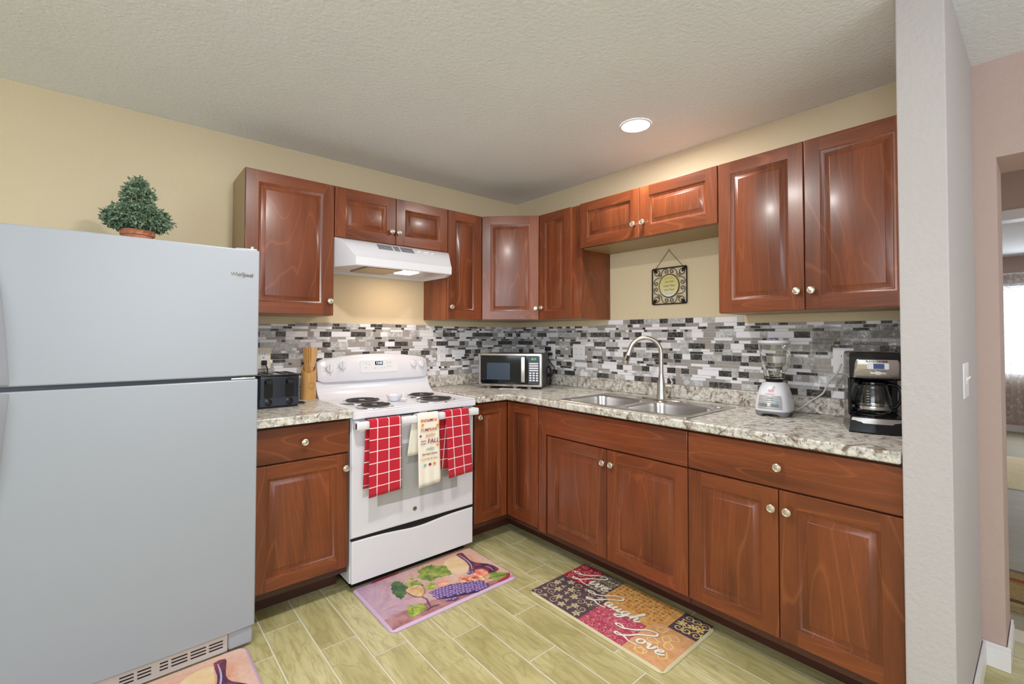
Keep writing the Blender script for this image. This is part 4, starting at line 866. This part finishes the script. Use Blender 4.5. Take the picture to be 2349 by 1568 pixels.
# ================================================================ hanging iron sign
SG = thing('wall_sign', 'scrolled iron sign with round motto plate hanging above the sink', 'sign', (-.012, -1.391, 1.577), q); hw, hh = .112, .108
sk = [(hw, -hh), (hw, hh), (-hw, hh), (-hw, -hh)]
SG.rotation_euler = (0, 0, q)
fr = G().tube([(x, 0, z) for x, z in rrect(-hw, hw, -hh, hh, .008, 4)], .0036, 8, close=True)
fo = fr.build('iron_frame', M['iron'], SG)
def scroll(cx, cz, r0, a0, turns, sgn, tail):
    pts = []
    for k in range(22): s_ = k/21; a = a0+sgn*turns*2*PI*s_; r = r0*(1-.78*s_); pts.append((cx+r*math.cos(a), 0, cz+r*math.sin(a)))
    return ([(tail[0], 0, tail[1])] if tail else []) + pts
for rot_ in range(4):
    g = G(); mr_ = Matrix.Rotation(rot_*PI/2, 4, 'Y')
    for s_ in (-1, 1):
        g.tube([Vector((s_*.050, 0, .058)), Vector((s_*.048, 0, .080)), Vector((s_*.036, 0, .098)), *[Vector((s_*p_[0], 0, p_[2])) for p_ in scroll(.020, .085, .0165, .55, 1.15, -1, None)]] if False else [Vector((s_*p_[0], 0, p_[2])) for p_ in [(.052, 0, .056), (.050, 0, .078), (.040, 0, .096), (.026, 0, .102)] + scroll(.019, .086, .0150, 1.2, 1.2, 1, None)[1:]], .0019, 6)
    g.xf(mr_).build('scrollwork', M['iron'], SG)
    g = G()
    for s_ in (-1, 1):
        base = [(.062, .060), (.068, .072), (.080, .062), (.094, .066), (.098, .080), (.090, .088), (.084, .082), (.088, .076)]
        b_ = [(x, z) for x, z in base] if s_ > 0 else [(z+.004, x-.004) for x, z in base]
        g.tube([(x, 0, z) for x, z in [tuple(p_)[:2] for p_ in spline([(a_, b__, 0) for a_, b__ in b_], 4)]], .0019, 6)
    for k in range(5): a = PI/4+(k-2)*.28; g.tube([(.108-.002, -.001, .104-.002), (.104-.022*math.cos(a), -.003, .100-.022*math.sin(a))], [.004, .0015], 6)
    g.xf(mr_).build('corner_leaf', M['iron'], SG)
rx, rz = .062, .066
G().tube([(rx*1.03*math.cos(a), 0, rz*1.03*math.sin(a)) for a in [2*PI*k/48 for k in range(48)]], .0030, 8, close=True).build('plate_ring', plain('ring_brown', srgb(70, 50, 44), .4, .3), SG)
pt = NT('motto_plate'); v = pt.coord((1, 1, 1), rnd=False); s3 = pt.n('ShaderNodeSeparateXYZ'); pt.l(v, s3.inputs[0]); mr = pt.n('ShaderNodeMapRange'); mr.inputs[1].default_value = -.066; mr.inputs[2].default_value = .066; pt.l(s3.outputs[2], mr.inputs[0])
pt.col(pt.ramp(mr.outputs[0], [(.05, srgb(226, 226, 224)), (.3, srgb(216, 210, 150)), (.85, srgb(208, 198, 128))])); pt.p(Roughness=.15)
dsc = G().prism([(rx*math.cos(a), rz*math.sin(a)) for a in [2*PI*k/48 for k in range(48)]], 'y', -.0012, .0012).build('round_plate', pt.m, SG)
for s_, z in (('Live Well', .024), ('Laugh Often', .000), ('Love Much', -.024)): text('motto_line', s_, .0165, M['ink'], dsc, (0, -.0018, z), shear=.45, sx=.9)
fl_ = G()
for sg in (-1, 1):
    for s_ in (-1, 1): fl_.tube([(s_*p_[0], -.0016, sg*p_[2]) for p_ in [(.002, 0, .046), (.012, 0, .050), (.024, 0, .046), (.022, 0, .041), (.015, 0, .043)]], .0007, 5)
fl_.build('plate_ornament', M['ink'], dsc)
G().tube([(-.090, 0, .108), (-.002, .004, .213)], .0013, 6).tube([(.090, 0, .108), (-.002, .004, .213)], .0013, 6).build('hanging_chain', M['iron'], SG)
tag(G().lathe([(.004, 0), (.004, -.012), (.001, -.013)], 12, (0, 0, 0), 'x').build('nail', M['nickel'], loc=(-.0005, -1.393, 1.7935)), 'small nail holding the iron sign', 'nail')
SG.location = (-.0085, -1.391, 1.577)

# ================================================================ ceiling lights
for i, (x, y, wt) in enumerate(CANS):
    lb = 'round recessed ceiling light glowing above the sink side' if i == 0 else 'added unseen recessed ceiling light that brightens the room'
    t = thing('recessed_light', lb, 'ceiling light', (x, y, HZ), 0, None if i == 0 else 'added unseen ceiling lights')
    G().lathe([(.078, -.0005), (.078, -.005), (.072, -.007), (.068, -.004)], 40, cap=False).build('trim_ring', M['white2'], t); G().lathe([(.070, -.003), (.069, -.0055), (.001, -.006)], 40).build('lens', M['lamp'], t)
    l = bpy.data.lights.new('can_lamp', 'AREA'); l.shape = 'DISK'; l.size = .13; l.energy = wt; l.color = (1, .97, .93); o = bpy.data.objects.new('can_lamp', l); COL.objects.link(o); o.parent = t; o.location = (0, 0, -.012)

# ================================================================ floor mats
def noisy(name, a, b, s=30, rough=.6):
    t = NT(name); v = t.coord(rnd=False); n = t.noise(v, s, 4, .6); t.col(t.ramp(n, [(.35, a), (.65, b)])); t.p(Roughness=rough); return t.m
M['mat_bg'] = None
def paintbg():
    t = NT('painted_mat_ground'); v = t.coord(rnd=False); n = t.noise(v, 5, 5, .65, .8); n2 = t.noise(v, 60, 2); sx = t.n('ShaderNodeSeparateXYZ'); t.l(v, sx.inputs[0])
    mr = t.n('ShaderNodeMapRange'); mr.inputs[1].default_value = .05; mr.inputs[2].default_value = .45; t.l(sx.outputs[0], mr.inputs[0])
    left = t.ramp(n, [(.3, srgb(150, 118, 152)), (.5, srgb(190, 158, 180)), (.7, srgb(220, 180, 180))]); right = t.ramp(n, [(.3, srgb(214, 150, 120)), (.5, srgb(224, 184, 164)), (.7, srgb(226, 196, 188))])
    c = t.mix(mr.outputs[0], left, right); t.col(t.mix(t.ramp(n2, [(.4, (0, 0, 0)), (.8, (.2, .2, .2))]), c, srgb(150, 110, 110))); t.p(Roughness=.55); return t.m
M['mat_bg'] = paintbg(); M['mat_edge'] = plain('mat_edge', srgb(206, 178, 208), .55)
P_ = dict(g1=noisy('paint_leaf_dark', srgb(44, 74, 56), srgb(92, 124, 66), 30), g2=noisy('paint_leaf', srgb(86, 116, 52), srgb(176, 186, 84), 24), g3=noisy('paint_leaf_yellow', srgb(120, 150, 60), srgb(206, 210, 90), 22),
     wine=noisy('paint_wine', srgb(58, 40, 70), srgb(140, 70, 84), 26), moon=noisy('paint_moon', srgb(222, 190, 140), srgb(232, 208, 172), 12), grape=noisy('paint_grape', srgb(84, 62, 128), srgb(140, 110, 172), 60), grapeh=plain('paint_grape_light', srgb(190, 166, 210), .5), graped=plain('paint_grape_dark', srgb(58, 40, 86), .5),
     peach=noisy('paint_peach', srgb(226, 96, 104), srgb(246, 190, 150), 22), apple=noisy('paint_apple', srgb(204, 44, 48), srgb(250, 222, 170), 26), cup=noisy('paint_goblet', srgb(206, 160, 110), srgb(236, 212, 160), 20), line=plain('paint_outline', srgb(104, 66, 96), .5), tab=noisy('paint_table', srgb(150, 92, 96), srgb(196, 148, 146), 12), red=plain('paint_red', srgb(178, 52, 76), .5))
def fruit_mat(name, label, ox, oy, rotz=0):
    W2, H2, T2 = .722, .452, .012
    t = thing(name, label, 'mat', (ox, oy, 0), rotz, 'painted fruit kitchen mats')
    G().loft([[(x, y, z) for x, y in rrect(i_, W2-i_, i_, H2-i_, .035, 6)] for i_, z in ((.001, .0005), (0, .003), (.001, .006), (.010, T2-.001), (.014, T2))]).build('mat_body', M['mat_edge'], t, smooth=50)
    g0 = G().prism(rrect(.013, W2-.013, .013, H2-.013, .026, 6), 'z', T2-.001, T2+.0003).build('printed_ground', M['mat_bg'], t)
    lv = [T2+.0003]
    def poly(pts, mat, nm='painted_shape', sm=3):
        lv[0] += .00004; p_ = [tuple(a)[:2] for a in spline([(x, y, 0) for x, y in pts], sm, True)] if sm > 1 else pts
        return G().prism(p_, 'z', lv[0]-.00003, lv[0]).build(nm, mat, t, smooth=0)
    def strk(pts, r, mat, nm='painted_stroke'):
        lv[0] += .00003; pp = [Vector((p_[0], p_[1])) for p_ in spline([(x, y, 0) for x, y in pts], 5)]; L_, R_ = [], []
        for i, p_ in enumerate(pp):
            d = (pp[min(i+1, len(pp)-1)]-pp[max(i-1, 0)]).normalized(); nn = Vector((-d.y, d.x))*r*(.45+.55*math.sin(PI*(i+.5)/len(pp))); L_.append(p_+nn); R_.append(p_-nn)
        g = G()
        g.loft([[(a.x, a.y, lv[0]) for a in L_], [(a.x, a.y, lv[0]) for a in R_]], 0, closed=False); return g
    def many(name, gs, mat):
        o = G()
        for g in gs: o.add(g.v, g.f)
        return o.build(name, mat, t, recalc=False, smooth=0)
    poly([(.013, .013), (.706, .013), (.706, .03), (.40, .085), (.12, .105), (.013, .10)], P_['tab'], 'painted_table', 1)
    poly([(.59, .395), (.593, .344), (.582, .26), (.555, .215), (.502, .212), (.46, .27), (.475, .33), (.512, .385)], P_['moon'], 'painted_moon')
    poly([(.60, .405), (.640, .405), (.636, .363), (.625, .30), (.636, .255), (.676, .205), (.69, .152), (.682, .112), (.62, .115), (.57, .175), (.55, .209), (.583, .247), (.600, .319)], P_['wine'], 'painted_bottle', 2)
    many('bottle_highlights', [strk([(.612, .39), (.612, .32), (.600, .26), (.575, .21)], .0035, 0), strk([(.65, .19), (.66, .16), (.655, .13)], .003, 0)], P_['grapeh'])
    def leaf(pts, mat, veins):
        # jagged outline
        out = []; n_ = len(pts)
        for i in range(n_):
            a, b = Vector(pts[i]), Vector(pts[(i+1) % n_]); out.append(tuple(a)); d = b-a; nn = Vector((d.y, -d.x)).normalized()
            for k in (1, 2, 3): out.append(tuple(a+d*k/4+nn*(.004 if k % 2 else -.003)))
        poly(out, mat, 'painted_leaf', 1)
        many('leaf_veins', [strk([a, ((a[0]+b[0])/2+.004, (a[1]+b[1])/2+.003), b], .0016, 0) for a, b in veins], P_['g1'])
    leaf([(.335, .385), (.375, .401), (.432, .398), (.452, .364), (.49, .338), (.478, .303), (.468, .236), (.424, .242), (.384, .255), (.339, .243), (.297, .329), (.335, .35)], P_['g2'], [((.37, .34), (.47, .33)), ((.37, .34), (.43, .39)), ((.37, .34), (.44, .255)), ((.37, .34), (.34, .26)), ((.37, .34), (.31, .33))])
    leaf([(.167, .35), (.194, .371), (.219, .35), (.224, .302), (.225, .263), (.186, .222), (.144, .193), (.137, .273)], P_['g1'], [((.21, .31), (.15, .22)), ((.21, .31), (.17, .34))])
    leaf([(.257, .313), (.292, .303), (.296, .24), (.279, .226), (.237, .253), (.223, .292)], P_['g2'], [((.25, .29), (.285, .24))]); leaf([(.296, .231), (.335, .236), (.356, .209), (.31, .172), (.283, .194)], P_['g3'], [((.30, .21), (.34, .21))])
    leaf([(.124, .098), (.156, .135), (.172, .107), (.207, .111), (.208, .067), (.184, .047), (.128, .034), (.108, .05)], P_['g3'], [((.15, .10), (.19, .07)), ((.15, .10), (.13, .05))]); leaf([(.61, .114), (.651, .113), (.70, .062), (.69, .038), (.629, .034), (.577, .072), (.60, .092)], P_['g2'], [((.60, .08), (.68, .05))])
    circ = lambda x, y, r, n_=16, e=1: [(x+r*math.cos(2*PI*k/n_), y+r*e*math.sin(2*PI*k/n_)) for k in range(n_)]
    for x, y, r, mt in ((.585, .150, .042, 'peach'), (.487, .150, .034, 'apple'), (.54, .108, .036, 'apple'), (.375, .180, .030, 'peach')): poly(circ(x, y, r*1.04), P_['red'], 'fruit_edge', 1); poly(circ(x, y, r), P_[mt], 'painted_fruit', 1)
    many('fruit_stems', [strk([(.49, .16), (.50, .150), (.505, .146)], .0015, 0), strk([(.535, .118), (.55, .108), (.556, .106)], .0015, 0)], P_['line'])
    rr = random.Random(5); gd, gm, gh = G(), G(), G()
    area_ = [(.299, .154), (.345, .165), (.393, .158), (.445, .135), (.501, .105), (.516, .06), (.500, .025), (.462, .01), (.401, .031), (.34, .055), (.285, .088)]
    poly([(x, y) for x, y in area_], P_['graped'], 'grape_shadow')
    cand = []
    for iy in range(9):
        for ix in range(14):
            x, y = .287+ix*.0185+(iy % 2)*.009, .155-iy*.0165
            lo_, hi_ = .095-(x-.28)*.36, .168-(max(0, x-.36))*.42
            if lo_-.004 <= y <= hi_: cand.append((x+rr.uniform(-.002, .002), y+rr.uniform(-.002, .002)))
    cand += [(.313, .049), (.326, .045), (.34, .035), (.352, .036), (.56, .185), (.548, .195), (.535, .185)]
    zz = lv[0]
    for x, y in cand:
        zz += .000012; gm.add([(a, b, zz) for a, b in circ(x, y, .0108, 14)], [tuple(range(14))]); gh.add([(a, b, zz+.000008) for a, b in circ(x-.002, y+.003, .0048, 8)], [tuple(range(8))]); gd.add([(a, b, zz-.000008) for a, b in circ(x+.0012, y-.0014, .0118, 14)], [tuple(range(14))])
    lv[0] = zz+.00003
    tag(gd.build('grape_edges', P_['graped'], t, recalc=False, smooth=0), kind='stuff'); tag(gm.build('grapes', P_['grape'], t, recalc=False, smooth=0), kind='stuff'); tag(gh.build('grape_highlights', P_['grapeh'], t, recalc=False, smooth=0), kind='stuff')
    poly([(.196, .25), (.237, .262), (.281, .248), (.272, .19), (.255, .160), (.232, .152), (.212, .166), (.200, .20)], P_['cup'], 'painted_goblet')
    many('goblet_outline', [strk([(.196, .25), (.237, .240), (.281, .248)], .0018, 0), strk([(.232, .152), (.240, .118), (.234, .10), (.226, .065), (.222, .045)], .0035, 0), strk([(.195, .038), (.225, .048), (.262, .042)], .004, 0), strk([(.196, .25), (.204, .18), (.232, .15)], .0018, 0), strk([(.281, .248), (.270, .185), (.232, .15)], .0018, 0)], P_['line'])
    many('painted_tendrils', [strk([(.30, .36), (.27, .34), (.25, .32)], .004, 0), strk([(.29, .33), (.26, .325), (.255, .30)], .004, 0), strk([(.25, .345), (.235, .32), (.24, .30)], .003, 0)], P_['g3'])
    many('red_dashes', [strk([(.10, .425), (.16, .432), (.25, .43)], .008, 0), strk([(.60, .02), (.66, .022), (.70, .05)], .010, 0)], P_['red'])
    return t
fruit_mat('kitchen_mat', 'mat painted with grapes, leaves and a goblet in front of the stove', -1.604, -1.022)
fruit_mat('kitchen_mat', 'corner of a mat painted with a bottle in front of the refrigerator', -2.812, -1.155)

# "Live Laugh Love" patchwork mat; local x towards the cabinets, local y along them
MT = thing('patchwork_mat', 'patchwork mat reading Live Laugh Love in front of the sink cabinet', 'mat', (-.937, -1.902, 0)); W3, H3 = .430, .745
G().loft([[(x, y, z) for x, y in rrect(i_, W3-i_, i_, H3-i_, .035, 6)] for i_, z in ((.001, .0005), (0, .003), (.001, .006), (.008, .0112), (.012, .012))]).build('mat_body', plain('mat_edge_tan', srgb(206, 196, 160), .55), MT, smooth=50)
pc = dict(red=noisy('patch_red', srgb(160, 30, 52), srgb(184, 52, 70), 40), dk=noisy('patch_plum', srgb(78, 62, 72), srgb(96, 78, 86), 40), org=noisy('patch_orange', srgb(206, 142, 70), srgb(224, 182, 116), 45), mag=noisy('patch_magenta', srgb(164, 48, 78), srgb(190, 86, 110), 50), tan=noisy('patch_tan', srgb(206, 150, 104), srgb(222, 172, 126), 40), cream=plain('scroll_cream', srgb(196, 184, 148), .6), yel=plain('scroll_yellow', srgb(236, 206, 130), .6), pnk=plain('scroll_pink', srgb(222, 150, 150), .6), gold=plain('scroll_gold', srgb(190, 120, 56), .6), white=plain('lettering_white', srgb(240, 236, 224), .5), shade=plain('lettering_edge', srgb(104, 88, 80), .6))
Z0 = .0121
def inner(pts, nm, mt, z=Z0):
    e = .010; cl_ = [(min(max(x, e), W3-e), min(max(y, e), H3-e)) for x, y in pts]
    return G().prism(cl_, 'z', .0112, z).build(nm, mt, MT, smooth=0)
XM = .232
def cornr(x0, x1, y0, y1, ca, r=.028):
    # rectangle with one rounded corner ca: 0 x1y1, 1 x0y1, 2 x0y0, 3 x1y0
    full = rrect(x0, x1, y0, y1, r, 5); sh = [(x1, y1), (x0, y1), (x0, y0), (x1, y0)]; o = []
    for k in range(4): o += full[k*6:(k+1)*6] if k == ca else [sh[k]]
    return o
inner(cornr(.242, .43, .595, .745, 0), 'red_patch', pc['red']); inner(cornr(.0, .242, .43, .745, 1), 'plum_patch', pc['dk']); inner([(.242, .47), (.43, .47), (.43, .595), (.242, .595)], 'plum_flower_patch', pc['dk'])
inner([(.200, .20), (.43, .140), (.43, .47), (.242, .47), (.242, .43), (.200, .43)], 'orange_patch', pc['org']); inner([(.0, .195), (.200, .20), (.200, .43), (.0, .43)], 'magenta_patch', pc['mag'])
inner(cornr(0, .266, 0, .20, 2), 'tan_patch', pc['tan'], Z0-.00002); inner(cornr(.266, .43, .0, .140, 3), 'plum_scroll_patch', pc['dk']); inner([(.266, .140), (.43, .140), (.266, .185)], 'orange_wedge', pc['org'], Z0-.00001)
rr = random.Random(11)
zr_ = [0.0]
def ribbon(g, pts, r, z, k=5, prof=None, joints=False):
    # brush stroke: one quad per step, with round joints for the lettering
    pp = [Vector((p_[0], p_[1])) for p_ in spline([(x, y, 0) for x, y in pts], k)]; n_ = len(pp); w_ = []
    for i in range(n_):
        d = pp[min(i+1, n_-1)]-pp[max(i-1, 0)]; d = d.normalized() if d.length > 1e-9 else Vector((1, 0))
        w_.append(r*(prof(i/(n_-1), d) if prof else (.5+.5*math.sin(PI*(i+.5)/n_))))
    for i in range(n_-1):
        a, b = pp[i], pp[i+1]; d = b-a
        if d.length < 1e-7: continue
        d.normalize(); nn = Vector((-d.y, d.x)); e = d*w_[i]*.0; zr_[0] = (zr_[0]+1e-8) % 1e-5; zz_ = z+zr_[0]
        q_ = [a+nn*w_[i], a-nn*w_[i], b-nn*w_[i+1], b+nn*w_[i+1]]
        g.add([(p_.x, p_.y, zz_) for p_ in q_], [(0, 1, 2, 3)])
        if joints: g.add([(b.x+w_[i+1]*math.cos(2*PI*j/10), b.y+w_[i+1]*math.sin(2*PI*j/10), zz_+2e-6) for j in range(10)], [tuple(range(10))])
def orn(nm, x0, x1, y0, y1, cell, mt, wd_, kinds):
    g = G(); z = Z0+.00005; nx, ny = max(1, round((x1-x0)/cell)), max(1, round((y1-y0)/cell)); cx_, cy_ = (x1-x0)/nx, (y1-y0)/ny; c_ = 0
    for iy in range(ny):
        for ix in range(nx):
            cx, cy = x0+cx_*(ix+.5)+rr.uniform(-.12, .12)*cell, y0+cy_*(iy+.5)+rr.uniform(-.12, .12)*cell; a0 = rr.uniform(0, 6.28); sg = rr.choice((-1, 1)); z += .0000004
            k_ = kinds[c_ % len(kinds)]; c_ += 1; s2 = cell*.44
            if k_ == 'f':
                for j in range(5): a = a0+j*2*PI/5; ribbon(g, [(cx, cy), (cx+s2*.55*math.cos(a), cy+s2*.55*math.sin(a)), (cx+s2*math.cos(a+.15), cy+s2*math.sin(a+.15))], s2*.30, z, 3)
            elif k_ == 'c':
                pts = [(cx+s2*1.25*(1-.85*s_/11)*math.cos(a0+sg*s_*.8), cy+s2*1.25*(1-.85*s_/11)*math.sin(a0+sg*s_*.8)) for s_ in range(12)]; ribbon(g, pts, wd_, z, 3)
                for j in (0, 3): p_ = pts[j]; a = a0+j+1.2; ribbon(g, [p_, (p_[0]+s2*.3*math.cos(a), p_[1]+s2*.3*math.sin(a)), (p_[0]+s2*.62*math.cos(a+.3), p_[1]+s2*.62*math.sin(a+.3))], s2*.17, z, 3)
            else:
                for j in range(3): a = a0+(j-1)*.8; ribbon(g, [(cx-s2*.6*math.cos(a0), cy-s2*.6*math.sin(a0)), (cx, cy), (cx+s2*.9*math.cos(a), cy+s2*.9*math.sin(a))], s2*.16, z, 3)
    tag(g.build(nm, mt, MT, recalc=False, smooth=0), kind='stuff')
orn('plum_flower_scrolls', .016, .236, .438, .728, .046, pc['cream'], .0020, 'fclcfl'); orn('red_scrolls', .250, .412, .602, .728, .038, pc['pnk'], .0026, 'clc'); orn('small_flower_scrolls', .250, .415, .474, .592, .026, pc['cream'], .0015, 'fc')
orn('orange_speckles', .25, .415, .17, .462, .022, pc['gold'], .0012, 'lfl'); orn('magenta_scrolls', .014, .196, .204, .426, .032, pc['pnk'], .0011, 'clcl'); orn('plum_corner_scrolls', .276, .412, .014, .132, .046, pc['yel'], .0028, 'cfc')
g = G()
for k in range(9):
    a = k*.7; cx, cy = (.06+.075*(k % 3)), .055+.052*(k//3); L2_ = .055; ux, uy = math.cos(a), math.sin(a)
    for s_ in (-1, 1): ribbon(g, [(cx, cy), (cx+ux*L2_*.4-uy*.018*s_, cy+uy*L2_*.4+ux*.018*s_), (cx+ux*L2_, cy+uy*L2_)], .0026, Z0+.00006)
tag(g.build('yellow_leaf_outlines', pc['yel'], MT, recalc=False, smooth=0), kind='stuff')
# handwritten lettering: strokes in (right, up); right runs along -y, up along +x
GL = {'L': ([[(.15, .62), (-.15, .80), (-.35, .72), (-.30, .60), (.0, .62), (.45, .95), (.85, 1.45), (1.25, 1.62), (1.35, 1.40), (1.05, 1.05), (.75, .75), (.55, .40), (.30, .08), (.05, -.05), (.0, .10), (.35, .12), (.75, -.02), (1.15, .02)]], 1.15),
      'i': ([[(0, .25), (.18, .55), (.10, .10), (.22, .0), (.42, .28)], [(.30, .80), (.33, .84)]], .42), 'v': ([[(0, .30), (.15, .52), (.17, .15), (.24, .0), (.42, .30), (.44, .52), (.62, .50)]], .55),
      'e': ([[(0, .22), (.25, .30), (.36, .48), (.24, .55), (.10, .32), (.12, .05), (.30, .0), (.55, .25)]], .50), 'a': ([[(.42, .48), (.25, .55), (.06, .30), (.10, .02), (.25, .08), (.42, .46), (.36, .10), (.44, .0), (.62, .22)]], .60),
      'u': ([[(0, .28), (.16, .52), (.08, .12), (.18, .0), (.38, .20), (.46, .52), (.40, .10), (.50, .0), (.66, .25)]], .64), 'g': ([[(.42, .48), (.25, .55), (.06, .30), (.12, .05), (.28, .12), (.44, .50), (.30, -.20), (.08, -.52), (-.12, -.42), (.15, -.12), (.62, .22)]], .60),
      'h': ([[(0, .2), (.35, .75), (.50, 1.15), (.42, 1.22), (.28, .80), (.10, 0), (.22, .35), (.40, .52), (.42, .30), (.40, .05), (.52, .0), (.72, .25)]], .68), 'o': ([[(.30, .54), (.10, .42), (.04, .15), (.20, .0), (.38, .18), (.38, .46), (.28, .54), (.42, .46), (.60, .48)]], .56)}
zq = [0]
def brush(g, pts, r, z):
    # softly raised painted stroke, broader where it runs across
    pp = [Vector((x, y, 0)) for x, y in pts]; pp = spline([tuple(p_) for p_ in pp], 5); n_ = len(pp); rr_ = []
    for i in range(n_):
        d = (pp[min(i+1, n_-1)]-pp[max(i-1, 0)]); d = d.normalized() if d.length > 1e-9 else Vector((1, 0, 0)); rr_.append(r*(.55+.65*abs(d.x)))
    t_ = G().tube(pp, rr_, 8); g.add([(x, y, z+max(-.3, v_z/r)*.0004) for x, y, v_z in t_.v], t_.f)
def write(word, y0, x0, sc, lab):
    gw, gs, cur = G(), G(), 0.0
    for ch in word:
        st, adv = GL[ch]; lc = 1 if ch == 'L' else .80; xo = 0 if ch == 'L' else .018
        if ch == 'L': adv = .92
        for s_ in st:
            f = lambda rx_, uy_: (x0+xo+sc*lc*uy_*.92, y0-sc*(rx_*lc+cur)*1.08)
            pts = [f(a, b) for a, b in s_]; pr2 = lambda t_, d: .45+.75*abs(d.x)
            zq[0] += .000004; brush(gw, pts, sc*.055, Z0+.0004+zq[0]); brush(gs, [(x-.0010, y-.0010) for x, y in pts], sc*.070, Z0+.0001+zq[0]*.5)
        cur += adv*lc
    gs.build('lettering_shadow', pc['shade'], MT, smooth=60); gw.build('lettering_'+lab, pc['white'], MT, smooth=60)
write('Live', .682, .262, .088, 'live'); write('Laugh', .512, .172, .086, 'laugh'); write('Love', .265, .060, .088, 'love')
